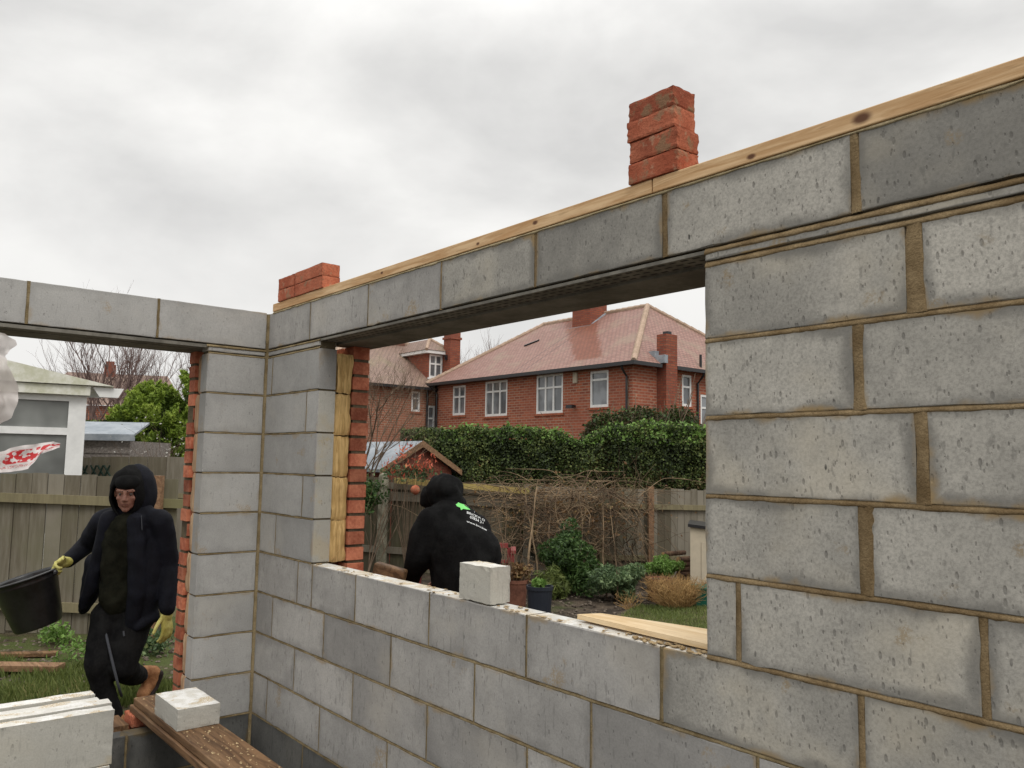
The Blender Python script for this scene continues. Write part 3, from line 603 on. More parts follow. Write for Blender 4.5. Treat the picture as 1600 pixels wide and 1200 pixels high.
# four weathered bricks on the plate: their long face looks at us, the end to the right
L4 = ['bottom brick of the tall four-brick stack on the wall plate', 'second brick up in the tall four-brick stack on the wall plate', 'third brick up in the tall four-brick stack on the wall plate', 'greenish weathered top brick of the tall four-brick stack']
for i in range(4):
    brick((2.868 + (.0, .004, -.002, -.002)[i], -.012 + (.0, .003, -.004, .004)[i], z), (.205, .200, .197, .190)[i], .105, H4[i] - .002, L4[i], (.0, -.02, .015, -.01)[i], 'oldbrick2' if i in (0, 2) else 'oldbrick', 'bricks of the tall stack', (.2, .5, .6, .25)[i]); z += H4[i]
k = 0
for (x, zz, w, lab, tn) in ((.135, 0, .22, 'lower left brick of the low brick pile above the wall corner', .5), (.36, 0, .34, 'lower right brick of the low brick pile above the wall corner', .6), (.135, .068, .218, 'upper left brick of the low brick pile above the wall corner', .3), (.36, .068, .34, 'upper right brick of the low brick pile above the wall corner', .75)):
    brick((x, -.01, bz + zz), w * .99, .104, .0665, lab, random.uniform(-.012, .012), 'oldbrick2', 'bricks of the low pile', tn)
# scaffold boards on bricks
for zt, lab in ((-.776, 'upper wet brown scaffold board carrying the half block'), (-.816, 'lower scaffold board under the wet brown one')):
    b = MB(); sh = .0 if zt > -.8 else -.012
    b.box((-.22 + sh * 2, -.575 + sh, zt - .037), (1.95, -.362 + sh, zt)); o = b.build('scaffold_board', M['board'], loc=(.9, -.47, zt - .037)); tag(o, lab, 'board', 'scaffold boards'); bv = o.modifiers.new('b', 'BEVEL'); bv.width = .005; bv.segments = 2
b = MB()
for i in range(260): s_ = random.uniform(.0015, .006); b.ball((random.uniform(-.2, 1.6), random.uniform(-.565, -.37), -.776), (s_ * 1.5, s_, s_ * .6), 6, random.random(), jit=.7)
tag(b.build('crumbs', M['dab']), 'crumbs of mortar scattered on the scaffold board', 'crumbs', kind='stuff')
brick((-.285, -.60, -.914), .14, .105, .060, 'loose orange-red brick propping the far end of the scaffold boards', 0, 'oldbrick2', None, .7)
solid_block('concrete_block', (1.6, -.62, -1.175), .1, .3, .32, WT, 'block on end propping the near end of the scaffold boards', 'block', tone=.4)
b = MB(); b.box((-.33, -1.25, -.913), (-.12, -.62, -.886)); tag(b.build('plank', M['board'], loc=(-.2, -.9, -.915)), 'muddy plank lying across the doorway threshold', 'plank')
b = MB(); b.box((-.085, .004, -.10), (.085, .075, .025), ax=(Vector(at(606, 893, 4.3)), Vector((.75, .62, -.22)).normalized(), Vector((-.62, .75, 0)).normalized(), Vector((.2, .1, .95)).normalized()))
o = b.build('wood_block', M['board'], loc=at(606, 893, 4.3)); tag(o, 'brown wooden block behind the sill by the bent worker', 'wood block'); bv = o.modifiers.new('b', 'BEVEL'); bv.width = .012; bv.segments = 3
# ---------------------------------------------------------------- foliage and twig builders
def leaves(pts, size, mat, name, parent=None, loc=None, nrm=None, asp=1.7, spread=.8, tones=None, droop=0.):
    """one folded leaf at every point"""
    P = np.array(pts, dtype=float); n = len(P); sz = size * rng.uniform(.6, 1.35, n)
    d = rng.normal(size=(n, 3)); 
    if nrm is not None: d = d * spread + np.array(nrm)
    d /= np.linalg.norm(d, axis=1)[:, None] + 1e-9
    a = rng.normal(size=(n, 3)); a[:, 2] -= droop; a -= (a * d).sum(1)[:, None] * d; a /= np.linalg.norm(a, axis=1)[:, None] + 1e-9
    c = np.cross(d, a); L = a * (sz * asp / 2)[:, None]; Wd = c * (sz / 2)[:, None]; up = d * (sz * .18)[:, None]
    V = np.stack([P - L, P + Wd + up - L * .1, P + L, P - Wd + up - L * .1], 1).reshape(-1, 3)
    F = np.arange(4 * n).reshape(n, 4); F = np.concatenate([F[:, [0, 1, 2]], F[:, [0, 2, 3]]]).tolist()
    t = rng.uniform(0, 1, n) if tones is None else np.clip(tones, 0, 1)
    b = MB(); b.v = V.tolist(); b.f = F; b.t = np.repeat(t, 4).tolist(); b.e = [1.] * (4 * n); b.m = [0] * len(F)
    return b.build(name, mat, parent, loc)
def blob_points(c, r, n, shell=.55, lumps=9, lump=.28):
    """points through the outer volume of a lumpy crown"""
    c = np.array(c, float); r = np.array(r, float); ld = rng.normal(size=(lumps, 3)); ld /= np.linalg.norm(ld, axis=1)[:, None]; la = rng.uniform(.4, 1, lumps)
    d = rng.normal(size=(n, 3)); d /= np.linalg.norm(d, axis=1)[:, None]
    k = (la * np.exp(-((d[:, None] - ld[None]) ** 2).sum(2) * 4)).max(1)
    rr = (1 - lump + lump * 1.8 * k) * (1 - shell * rng.uniform(0, 1, n) ** 1.8)
    return c + d * rr[:, None] * r, d
def rand_curve(p, d, L, n, wob, g=0.):
    p = Vector(p); d = Vector(d).normalized(); out = [p.copy()]
    for i in range(n):
        d = (d + Vector((random.uniform(-1, 1), random.uniform(-1, 1), random.uniform(-1, 1))) * wob + Vector((0, 0, g))).normalized(); p = p + d * (L / n); out.append(p.copy())
    return out
def branch(mb, p, d, L, r, depth, tips, wob=.18, g=.05, kids=3, ang=.6, n=5, sides=5):
    pts = rand_curve(p, d, L, n, wob, g); mb.tube(pts, r, r * .55, sides if depth > 1 else 3, random.random(), cap=False)
    if depth == 0: tips.append(pts[-1]); return
    for k in range(kids):
        i = random.randint(max(1, n // 2), n); q = pts[i]; dd = (pts[i] - pts[i - 1]).normalized()
        dn = (dd + Vector((random.uniform(-1, 1), random.uniform(-1, 1), random.uniform(-.5, .9))) * ang).normalized()
        branch(mb, q, dn, L * random.uniform(.55, .85), r * .55, depth - 1, tips, wob, g, kids, ang, n, sides)
def bare_tree(name, label, base, h, r, mat, depth=4, kids=3, ang=.6, cat='tree', trunk_n=3, parts=True):
    t = thing(name, label, cat, base); a = MB(); base = Vector(base)
    tr = rand_curve(base, (0, 0, 1), h * .35, 5, .08); a.tube(tr, r, r * .7, 8); a.build('trunk', mat, t)
    c = MB(); tips = []
    for k in range(trunk_n):
        q = tr[-1 - (k % 3)]; an = 2 * math.pi * k / trunk_n + random.random()
        branch(c, q, (math.cos(an) * .5, math.sin(an) * .5, 1), h * .34, r * .5, depth, tips, .12, .05, kids, ang)
    c.build('crown', mat, t); return t, tips
# ---------------------------------------------------------------- houses
class Plane:                                        # local frame: u along the wall, w out of it, z up
    def __init__(s, o, u, n): s.o = Vector(o); s.u = Vector(u); s.n = Vector(n)
    def __call__(s, u, w, z): return Vector((s.o.x, s.o.y, 0)) + s.u * u + s.n * w + Vector((0, 0, z))
def wall_open(mb, P, u0, u1, z0, z1, holes, dep=.12):
    us = sorted({u0, u1} | {h[0] for h in holes} | {h[2] for h in holes}); zs = sorted({z0, z1} | {h[1] for h in holes} | {h[3] for h in holes})
    for a, c in zip(us, us[1:]):
        for d, e in zip(zs, zs[1:]):
            if any(h[0] <= (a + c) / 2 <= h[2] and h[1] <= (d + e) / 2 <= h[3] for h in holes): continue
            mb.add([P(a, 0, d), P(c, 0, d), P(c, 0, e), P(a, 0, e)], [(0, 1, 2, 3)], uvs=[[(a, d), (c, d), (c, e), (a, e)]])
    for (a, d, c, e) in holes:
        for q in (((a, d), (a, e)), ((a, e), (c, e)), ((c, e), (c, d)), ((c, d), (a, d))):
            (p, r), (s_, t) = q; mb.add([P(p, 0, r), P(s_, 0, t), P(s_, -dep, t), P(p, -dep, r)], [(0, 1, 2, 3)], uvs=[[(p, r), (s_, t), (s_, t + .1), (p, r + .1)]])
def pbox(mb, P, u0, u1, w0, w1, z0, z1, uv=False):
    c = [P(u, w, z) for z in (z0, z1) for w in (w0, w1) for u in (u0, u1)]; fs = [(0, 2, 3, 1), (4, 5, 7, 6), (0, 1, 5, 4), (2, 6, 7, 3), (0, 4, 6, 2), (1, 3, 7, 5)]
    def U(i): u = (u0, u1)[i & 1]; w = (w0, w1)[(i >> 1) & 1]; z = (z0, z1)[i >> 2]; return u, w, z
    uvs = []
    for k, f in enumerate(fs):
        uvs.append([((U(i)[0], U(i)[1]) if k < 2 else (U(i)[0], U(i)[2]) if k < 4 else (U(i)[1] + .1, U(i)[2])) for i in f])
    mb.add(c, fs, uvs=uvs if uv else None)
def window(P, u0, z0, u1, z1, parent, mull=(), trans=None, sub=(), sill='brick', lab=None):
    """white frame with mullions at fractions mull, a transom at fraction trans"""
    f = MB(); t = .078; w0, w1 = -.075, -.006
    pbox(f, P, u0, u0 + t, w0, w1, z0, z1); pbox(f, P, u1 - t, u1, w0, w1, z0, z1); pbox(f, P, u0 + t, u1 - t, w0, w1, z1 - t, z1); pbox(f, P, u0 + t, u1 - t, w0, w1, z0, z0 + t * 1.2)
    for m_ in mull: c = u0 + (u1 - u0) * m_; pbox(f, P, c - .038, c + .038, w0 + .005, w1 - .004, z0 + t * 1.2, z1 - t)
    if trans is not None:
        zt = z0 + (z1 - z0) * trans; cs = [0] + list(mull) + [1]
        for i in range(len(cs) - 1):
            a = u0 + (u1 - u0) * cs[i] + (.03 if i else t); c = u0 + (u1 - u0) * cs[i + 1] - (.03 if i < len(cs) - 2 else t); pbox(f, P, a, c, w0 + .008, w1 - .008, zt - .036, zt + .036)
    fo = f.build('window', M['white'], parent)
    g = MB(); pbox(g, P, u0 + t * .5, u1 - t * .5, -.060, -.052, z0 + t * .5, z1 - t * .5); g.build('pane', M['glass'], fo)
    g = MB(); pbox(g, P, u0 - .08, u1 + .08, -.05, .05, z0 - .085, z0 - .003); g.build('sill', M['white'] if sill == 'white' else M['oldbrick'], fo)
    return fo
def roof_face(mb, pts, uo=0.):
    a = Vector(pts[0]); e = (Vector(pts[1]) - a).normalized(); n = e.cross(Vector(pts[2]) - a).normalized(); v = n.cross(e)
    mb.add(pts, [tuple(range(len(pts)))], uvs=[[((Vector(p) - a).dot(e) + uo, (Vector(p) - a).dot(v)) for p in pts]])
def ridge_tiles(mb, a, c, r=.11, st=.32):
    a = Vector(a); c = Vector(c); L = (c - a).length; n = int(L / st); d = (c - a) / n
    for i in range(n): mb.tube([a + d * i, a + d * (i + 1.08)], r * .86, r * 1.08, 8, random.random())
X0, X1, Y0, Y1, ZE = -13.776, -25.262, 18.46, 27.1, 3.93
hs = thing('brick_house', 'red brick semi-detached house with hipped pink tiled roof beyond the hedge', 'house', (-19.5, 22.8, GZ))
PF = Plane((X0, Y0, 0), (-1, 0, 0), (0, -1, 0)); PS = Plane((X0, Y0, 0), (0, 1, 0), (1, 0, 0))
wF = [(9.38, 2.5, 10.28, 3.76), (6.60, 2.38, 8.02, 3.80), (3.40, 2.38, 4.86, 3.83), (1.12, 2.50, 2.0, 3.77)]
wS = [(2.56, 2.62, 3.08, 3.74), (3.60, 1.86, 4.4, 3.10)]
b = MB(); low_f = [(1.2, -.2, 2.9, 1.), (5., -1.2, 6., .9), (8., -.3, 10., 1.)]
wall_open(b, PF, 0, 11.486, GZ, ZE, wF + low_f); wall_open(b, PS, 0, 8.64, GZ, ZE, wS)
wall_open(b, Plane((X1, Y1, 0), (0, -1, 0), (-1, 0, 0)), 0, 8.64, GZ, ZE, []); wall_open(b, Plane((X1, Y1, 0), (1, 0, 0), (0, 1, 0)), 0, 11.486, GZ, ZE, [])
b.build('wall', M['hbrick'], hs)
window(PF, *wF[0], hs, (.5,), .62); window(PF, *wF[1], hs, (.34, .66), .70); window(PF, *wF[2], hs, (.36, .66), .66); window(PF, *wF[3], hs, (), .76)
for q in low_f: window(PF, *q, hs, (.5,), .7)
window(PS, *wS[0], hs, (), .62); window(PS, *wS[1], hs, (), .62)
OV = .34; EZ = ZE + .02; ap = (-16.92, 22.78, 6.86); al = (-23.08, 22.78, 6.84)
cn = [(X0 + OV, Y0 - OV, EZ), (X1 - OV, Y0 - OV, EZ), (X1 - OV, Y1 + OV, EZ), (X0 + OV, Y1 + OV, EZ)]
b = MB(); roof_face(b, [cn[0], cn[1], al, ap]); roof_face(b, [cn[3], cn[0], ap], 60); roof_face(b, [cn[2], cn[3], ap, al], 60); roof_face(b, [cn[1], cn[2], al], 60); roof_face(b, cn[::-1])
# coarse course relief by real thin steps on the two seen slopes
rf = b.build('roof', M['tile'], hs)
b = MB(); ridge_tiles(b, cn[0], ap); ridge_tiles(b, ap, al); ridge_tiles(b, cn[1], al); ridge_tiles(b, cn[3], ap); b.build('ridge_tiles', M['ridge'], rf)
PC = Plane((X0, Y0 + 3.4, 0), (-1, 0, 0), (0, -1, 0))
b = MB(); pbox(b, PC, 5.45, 6.50, -1.0, 0, 5.6, 8.0, True); pbox(b, PC, 5.40, 6.55, -1.05, .05, 7.78, 7.9, True); ch = b.build('chimney', M['chim'], rf)
b = MB(); pbox(b, PC, 5.3, 6.62, -.05, .08, 6.10, 6.24); b.prism([PC(5.32, .06, 6.14), PC(5.44, .06, 6.14), PC(5.44, -1.0, 6.88), PC(5.32, -1.0, 6.88)], (0, 0, .09)); b.build('flashing', M['felt'], ch)
b = MB(); b.lathe([(.10, 8.), (.13, 8.05), (.10, 8.1), (.11, 8.4)], PC(6.1, -.5, 0), 12); b.build('chimney_pot', M['terra'], ch)
b = MB(); PL = Plane((X0, Y0 + .75, 0), (-1, 0, 0), (0, -1, 0)); pbox(b, PL, 11.62, 12.15, -.55, 0, 3.6, 6.25, True); pbox(b, PL, 11.57, 12.20, -.60, .05, 6.05, 6.15, True); pbox(b, PL, 11.62, 12.15, -.55, 0, 6.251, 6.42, True); ch = b.build('chimney', M['chim'], rf)
b = MB(); pbox(b, PL, 11.82, 11.92, .0, .10, 5.1, 5.32); pbox(b, PL, 11.76, 11.98, .1, .14, 5.22, 5.26); b.build('bracket', M['gutter'], ch)
b = MB(); pbox(b, PS, 1.2, 1.78, .0, .42, GZ, 5.0, True); b.build('chimney_stack', M['chim'], hs)
b = MB(); pbox(b, PS, 1.4, 1.6, .1, .32, 5.0, 5.12); b.build('chimney_cowl', M['gutter'], hs)
b = MB(); pbox(b, PS, 1.02, 1.19, .04, .5, 3.98, 4.26); pbox(b, PS, 1.0, 1.2, -.3, .1, 4.2, 4.42); b.build('flashing', M['felt'], hs)
b = MB(); pbox(b, PF, -.42, 11.9, .30, .43, ZE - .11, ZE + .015); pbox(b, PS, -.30, 1.0, .30, .42, ZE - .11, ZE + .015); pbox(b, PS, 1.80, 8.9, .30, .42, ZE - .11, ZE + .015); pbox(b, PF, -.3, 11.9, .0, .295, ZE - .09, ZE - .03)
b.build('gutter', M['gutter'], hs)
for (P_, u) in ((PF, .22), (PF, 11.40), (PS, 3.36)):
    b = MB(); b.tube([P_(u, .33, ZE - .1), P_(u, .30, ZE - .2), P_(u, .07, ZE - .45), P_(u, .07, GZ)], .042, n=8); b.build('downpipe', M['gutter'], hs)
b = MB(); b.tube([PS(3.35, .2, ZE), PS(3.35, .2, 4.5)], .05, n=8); b.build('vent_pipe', M['gutter'], hs)
b = MB(); pbox(b, PF, 2.62, 2.82, .0, .07, 3.42, 3.80); b.build('alarm_box', M['beige'], hs)
b = MB(); pbox(b, PF, 2.72, 2.80, .0, .25, 2.55, 2.62); pbox(b, PF, 2.6, 2.9, .2, .32, 2.5, 2.62); b.build('floodlight', M['gutter'], hs)
b = MB(); sv = lambda u, w: PF(u, OV - w, EZ + w * (6.86 - EZ) / (22.78 - Y0 + OV)) ; b.prism([sv(8.1, 2.45), sv(7.6, 2.8), sv(7.6, 2.88), sv(8.1, 2.53)], (0, -.02, .05)); b.build('roof_vent', M['gutter'], rf)
# wing with the dormer
wg = thing('brick_house', 'paler brick house behind the bare twigs, with a tiled dormer and white windows', 'house', (-28, 17.5, GZ))
PW = Plane((-25.6, 20.4, 0), (0, -1, 0), (1, 0, 0)); W2 = lambda y0, z0, y1, z1: (20.4 - y1, z0, 20.4 - y0, z1)
ZW = 3.74; hw = [W2(17.36, 2.68, 17.80, 3.56), W2(18.2, 1.0, 18.6, 2.98)]
b = MB(); wall_open(b, PW, 1.95, 7.6, GZ, ZW, hw); wall_open(b, Plane((-25.6, 12.8, 0), (-1, 0, 0), (0, -1, 0)), 0, 7, GZ, ZW, []); wall_open(b, Plane((-32.6, 12.8, 0), (0, 1, 0), (-1, 0, 0)), 0, 7.6, GZ, ZW, [])
wall_open(b, Plane((-32.6, 20.4, 0), (1, 0, 0), (0, 1, 0)), 0, 7, GZ, ZW, []); b.build('wall', M['hbrick2'], wg)
window(PW, *hw[0], wg, (), .66); window(PW, *hw[1], wg, (), .72)
e = [(-25.25, 12.45, ZW), (-25.25, 20.4, ZW), (-32.95, 20.4, ZW), (-32.95, 12.45, ZW)]; r1 = (-29.1, 16.2, 6.15); r2 = (-29.1, 20.4, 6.15)
b = MB(); roof_face(b, [e[0], e[1], r2, r1]); roof_face(b, [e[3], e[0], r1]); roof_face(b, [e[2], e[3], r1, r2]); roof_face(b, e[::-1]); b.add([e[1], e[2], r2], [(0, 1, 2)], uvs=[[(0, 0), (8, 0), (4, 2.4)]]); rf2 = b.build('roof', M['tile2'], wg)
b = MB(); ridge_tiles(b, e[0], r1); ridge_tiles(b, r1, r2); b.build('ridge_tiles', M['ridge'], rf2)
b = MB(); pbox(b, PW, 1.6, 8.0, .30, .42, ZW - .11, ZW + .01); b.build('gutter', M['gutter'], wg)
for y in (18.12, 18.72): b = MB(); b.tube([(-25.5, y, ZW - .1), (-25.5, y, GZ)], .05, n=8); b.build('downpipe', M['gutter'], wg)
dm = MB(); PD = Plane((-26.0, 19.35, 0), (0, -1, 0), (1, 0, 0)); wall_open(dm, PD, 0, .93, 3.9, 5.36, [(.14, 4.28, .85, 5.34)]); wall_open(dm, Plane((-26.0, 18.42, 0), (-1, 0, 0), (0, -1, 0)), 0, 2.2, 3.9, 5.36, []); wall_open(dm, Plane((-28.2, 19.35, 0), (1, 0, 0), (0, 1, 0)), 0, 2.2, 3.9, 5.36, [])
do = dm.build('dormer', M['chim'], wg); window(PD, .14, 4.28, .85, 5.34, do, (.5,), .6, sill='white').name
b = MB(); b.box((-28.2, 18.2, 5.36), (-25.78, 19.57, 5.50)); b.build('fascia', M['white'], do)
b = MB(); q = [(-25.74, 18.16, 5.505), (-25.74, 19.61, 5.505), (-28.3, 19.61, 5.505), (-28.3, 18.16, 5.505)]; t1 = (-26.6, 18.88, 6.12); t2 = (-28.3, 18.88, 6.12)
roof_face(b, [q[0], q[1], t1]); roof_face(b, [q[3], q[0], t1, t2]); roof_face(b, [q[1], q[2], t2, t1]); roof_face(b, [q[2], q[3], t2]); b.build('dormer_roof', M['tile2'], do); b = MB(); ridge_tiles(b, q[0], t1, .08); ridge_tiles(b, q[1], t1, .08); b.build('hip_tiles', M['ridge'], do)
b = MB(); b.box((-31.5, 17.0, 5.2), (-28.9, 19.0, 6.42)); b.box((-31.6, 16.9, 6.421), (-28.75, 19.1, 6.55), mi=1); b.build('box_dormer', [M['chim'], M['white']], wg)
# far roof on the left
fh = thing('brick_house', 'distant roof with a brick chimney behind the leafless tree at left', 'house', gp(170, 42))
ux, uy = R0, (FH - R0 * .50).normalized()
def A_(u, w, z): v = Vector(gp(170, 42, 0)) + ux * u + uy * w; return Vector((v.x, v.y, z))
b = MB(); roof_face(b, [A_(-4, 0, 3.2), A_(4, 0, 3.0), A_(3.2, 4, 5.0), A_(-2.4, 4, 5.15)]); roof_face(b, [A_(4, 0, 3.), A_(4, 8, 3.), A_(3.2, 4, 5.)]); roof_face(b, [A_(-4, 8, 3.2), A_(-4, 0, 3.2), A_(-2.4, 4, 5.15)]); b.build('roof', M['tile2'], fh)
b = MB(); fc = Plane(A_(0, 0, 0), ux, -uy); pbox(b, fc, -3.8, 3.8, -7.6, -.3, GZ, 3.1, True); b.build('wall', M['hbrick'], fh)
b = MB(); fc = Plane(A_(0, 3.6, 0), ux, -uy); pbox(b, fc, -.36, .30, -.6, 0, 3.5, 5.55, True); pbox(b, fc, -.28, .2, -.5, -.1, 5.551, 5.75, True); b.build('chimney', M['chim'], fh)
# ---------------------------------------------------------------- fences
def board_fence(name, label, p0, p1, top, h, bw=.125, mat='fence', parent_parts=True, rails=(), post=(), gap=.006, dent=.02, seed=1):
    """p0,p1 ground points; top z at both ends; featheredge boards, rails on our side"""
    random.seed(seed); p0 = Vector(p0); p1 = Vector(p1); L = (Vector((p1.x, p1.y, 0)) - Vector((p0.x, p0.y, 0))).length; u = Vector((p1.x - p0.x, p1.y - p0.y, 0)).normalized()
    n = Vector((u.y, -u.x, 0));
    if n.dot(Vector((CAM.x - p0.x, CAM.y - p0.y, 0))) < 0: n = -n
    t = thing(name, label, 'fence', p0); k = int(L / bw); b = MB(); O0 = Vector((p0.x, p0.y, 0)); Z = Vector((0, 0, 1))
    for i in range(k):
        f = i / k; zt = top[0] + (top[1] - top[0]) * f + random.uniform(-dent, dent) * .6; a = i * bw; w = bw - random.uniform(0, gap * 1.6); le = random.uniform(-.006, .006)
        ax = (O0 + u * a, (u + n * .05).normalized(), n, Z); b.box((0, -.012 + le, GZ + random.uniform(0, .04)), (w, .006 + le, zt), random.random(), ax=ax)
    b.build('boards', M[mat], t)
    for (z0, hh, mt) in rails:
        b = MB(); m_ = (top[1] - top[0]); c = [O0 + n * .014, O0 + u * L + n * .014]
        P = [c[0] + Z * z0, c[1] + Z * (z0 + m_), c[1] + Z * (z0 + m_ + hh), c[0] + Z * (z0 + hh)]; b.prism(P, n * .05, .5); b.build('rail', M[mt], t)
    for (f, w, zt, mt) in post:
        b = MB(); q = O0 + u * L * f
        if mt == 'concrete':
            b.lathe([(w, GZ), (w * .95, zt - w * .7), (w * .8, zt - w * .25), (w * .4, zt), (0.001, zt + .01)], q + n * .11, 12)
        else: b.box((-w / 2, .07, GZ), (w / 2, .07 + w, zt), ax=(q, u, n, Z))
        b.build('post', M[mt], t, smooth=(mt == 'concrete'))
    return t
board_fence('board_fence', 'grey weathered board fence behind the man with the bucket', gp(-420, 8.4), gp(300, 8.4), (.40, .31), 1.5, .165, 'fence', rails=[(.11, .09, 'rail'), (-.95, .09, 'rail')], post=[(.947, .085, .345, 'barge')], seed=3)
board_fence('board_fence', 'mossy panel fence with round concrete post behind the bent worker', gp(560, 13.3), gp(838, 13.0), (.28, .17), 1.5, .30, 'fence2', rails=[(.11, .10, 'fence'), (-.07, .14, 'fence'), (-.9, .1, 'fence')], post=[(.17, .085, .335, 'concrete'), (.965, .11, .2, 'fence')], seed=4)
board_fence('board_fence', 'narrow board fence with rusty brown post behind the brambles at right', gp(840, 13.0), gp(1180, 13.3), (.17, .15), 1.5, .108, 'fence', rails=[(-.15, .08, 'rail'), (-.95, .08, 'rail')], post=[(.51, .085, .2, 'barge'), (.29, .07, -.6, 'rail')], seed=5)
b = MB(); p = [Vector(at(617, 746, 13.1)), Vector(at(827, 763, 12.85))]; b.prism([p[0], p[1], p[1] - Vector((0, 0, .09)), p[0] - Vector((0, 0, .09))], -FH * .05); tag(b.build('rail', M['rail_y'], loc=p[0]), 'yellow-green timber rail running along the top of the mossy fence', 'rail')
board_fence('board_fence', 'farther fence daubed with dark green crosses behind the man', gp(60, 12.2), gp(330, 12.2), (.50, .54), 1.6, .28, 'fence', rails=[(-.10, .07, 'rail')], seed=6)
fo = [o for o in COL.objects if o.get('label', '').startswith('farther fence')][0]
b = MB()
for i, px in enumerate((132, 146, 157, 167)):
    for s_ in (-1, 1):
        a = at(px - 4.5 * s_, 727, 12.13); c = at(px + 4.5 * s_ + 1, 745, 12.13); b.tube([a, c], .013, n=4)
b.build('painted_crosses', M['graffiti'], fo)
random.seed(11)
# ---------------------------------------------------------------- conservatory on the left
cv = thing('conservatory', 'white framed conservatory with algae-stained roof edge above the left fence', 'conservatory', gp(60, 10.6))
cu = (R0 * .87 + FH * .50).normalized(); cn_ = Vector((cu.y, -cu.x, 0)); cO = Vector(gp(135, 10.6, 0)); PV = Plane(cO, -cu, cn_ if cn_.dot(FH) < 0 else -cn_)
b = MB(); pbox(b, PV, 0, .20, -.08, .0, GZ, 1.29); pbox(b, PV, .2, 3.6, -.08, .0, 1.22, 1.40); pbox(b, PV, .2, 3.6, -.075, -.005, .79, .88); pbox(b, PV, .2, 3.6, -.075, -.005, -.6, -.45); pbox(b, PV, 1.6, 1.75, -.074, -.006, -.45, .79); pbox(b, PV, 1.6, 1.75, -.074, -.006, .88, 1.22); b.build('frame', M['white'], cv)
b = MB(); pbox(b, PV, .2, 3.6, -.05, -.04, -.45, 1.22); b.build('glazing', M['glass_g'], cv)
b = MB(); pbox(b, PV, .2, 3.6, -.10, -.02, GZ, -.6); b.build('base_wall', M['white'], cv)
b = MB(); pbox(b, PV, -.03, 3.7, .02, .10, 1.30, 1.42); b.build('fascia', M['dirty_white'], cv)
b = MB(); q = [PV(-.25, .12, 1.425), PV(3.7, .12, 1.425), PV(3.7, -1.4, 2.0), PV(1.2, -1.4, 2.0)]; q = [PV(-.30, .14, 1.43), PV(1.35, .14, 1.78), PV(3.7, .14, 1.78), PV(3.7, .14, 1.43)]; b.prism(q, -PV.n * 2.5); b.build('roof', M['dirty_white'], cv)
b = MB(); pbox(b, PV, -.42, -.06, -2.4, .02, 1.30, 1.33); prof = [(-.14, 1.42), (-.14, 1.43), (-.44, 1.43), (-.44, 1.41), (-.38, 1.28), (-.20, 1.28)]; b = MB(); b.prism([PV(u, .08, z) for u, z in [(-.06, 1.41), (-.42, 1.41), (-.36, 1.29), (-.14, 1.29)]], -PV.n * .10); b.build('gutter', M['white'], cv)
b = MB(); pbox(b, PV, .0, .08, -2.3, -.085, GZ, 1.3); b.build('side_wall', M['white'], cv)
# grey shed behind
sg = thing('shed', 'grey weathered shed with flat felt roof right of the conservatory', 'shed', gp(160, 13.4))
SP = Plane(gp(207, 13.4, 0), -R0, -FH); b = MB(); pbox(b, SP, .0, 1.9, -1.6, 0, GZ, .78); b.build('wall', M['shed_grey'], sg)
b = MB(); 
for i in range(16): pbox(b, SP, -.005, 1.905, .0005, .014 , .70 - .125 * i, .78 - .125 * i)
b.build('cladding', M['shed_grey'], sg)
b = MB(); b.prism([SP(-.1, .1, .85), SP(2., .1, .85), SP(2., -1.7, 1.12), SP(.45, -1.7, 1.12)], Vector((0, 0, .035))); pbox(b, SP, -.1, 2., .06, .10, .78, .849); b.build('roof', M['felt'], sg)
# red shed
rs = thing('shed', 'dark red gabled garden shed with grey roof behind the mossy fence', 'shed', gp(640, 15.2))
apx = at(656, 689, 14.9); az = apx.z; RP = Plane(Vector((apx.x, apx.y, 0)), (R0 * .78 + FH * .62).normalized(), (-FH * .78 + R0 * .62).normalized())
hw_ = .70; sl_ = .60; b = MB(); b.prism([RP(-hw_, 0, GZ), RP(hw_, 0, GZ), RP(hw_, 0, az - .10 - hw_ * sl_), RP(0, 0, az - .06), RP(-hw_, 0, az - .10 - hw_ * sl_)], -RP.n * 2.4); b.build('wall', M['shed_red'], rs)
b = MB()
for i in range(14):
    z = GZ + .12 * i + .04; w = hw_ if z < az - .1 - hw_ * sl_ - .1 else max(.0, (az - .18 - z) / sl_)
    if w > .04: pbox(b, RP, -w, w, .001, .014, z, z + .11)
b.build('cladding', M['shed_red'], rs)
b = MB()
for s_ in (-1, 1): b.prism([RP(0, .10, az), RP(s_ * .86, .10, az - .86 * sl_), RP(s_ * .86, .10, az - .86 * sl_ - .05), RP(0, .10, az - .05)], -RP.n * 2.7)
b.build('roof', M['felt'], rs)
for s_ in (-1, 1): b = MB(); b.prism([RP(0, .102, az + .005), RP(s_ * .86, .102, az - .86 * sl_), RP(s_ * .86, .102, az - .86 * sl_ - .10), RP(0, .102, az - .11)], RP.n * .025); b.build('bargeboard', M['barge'], rs)
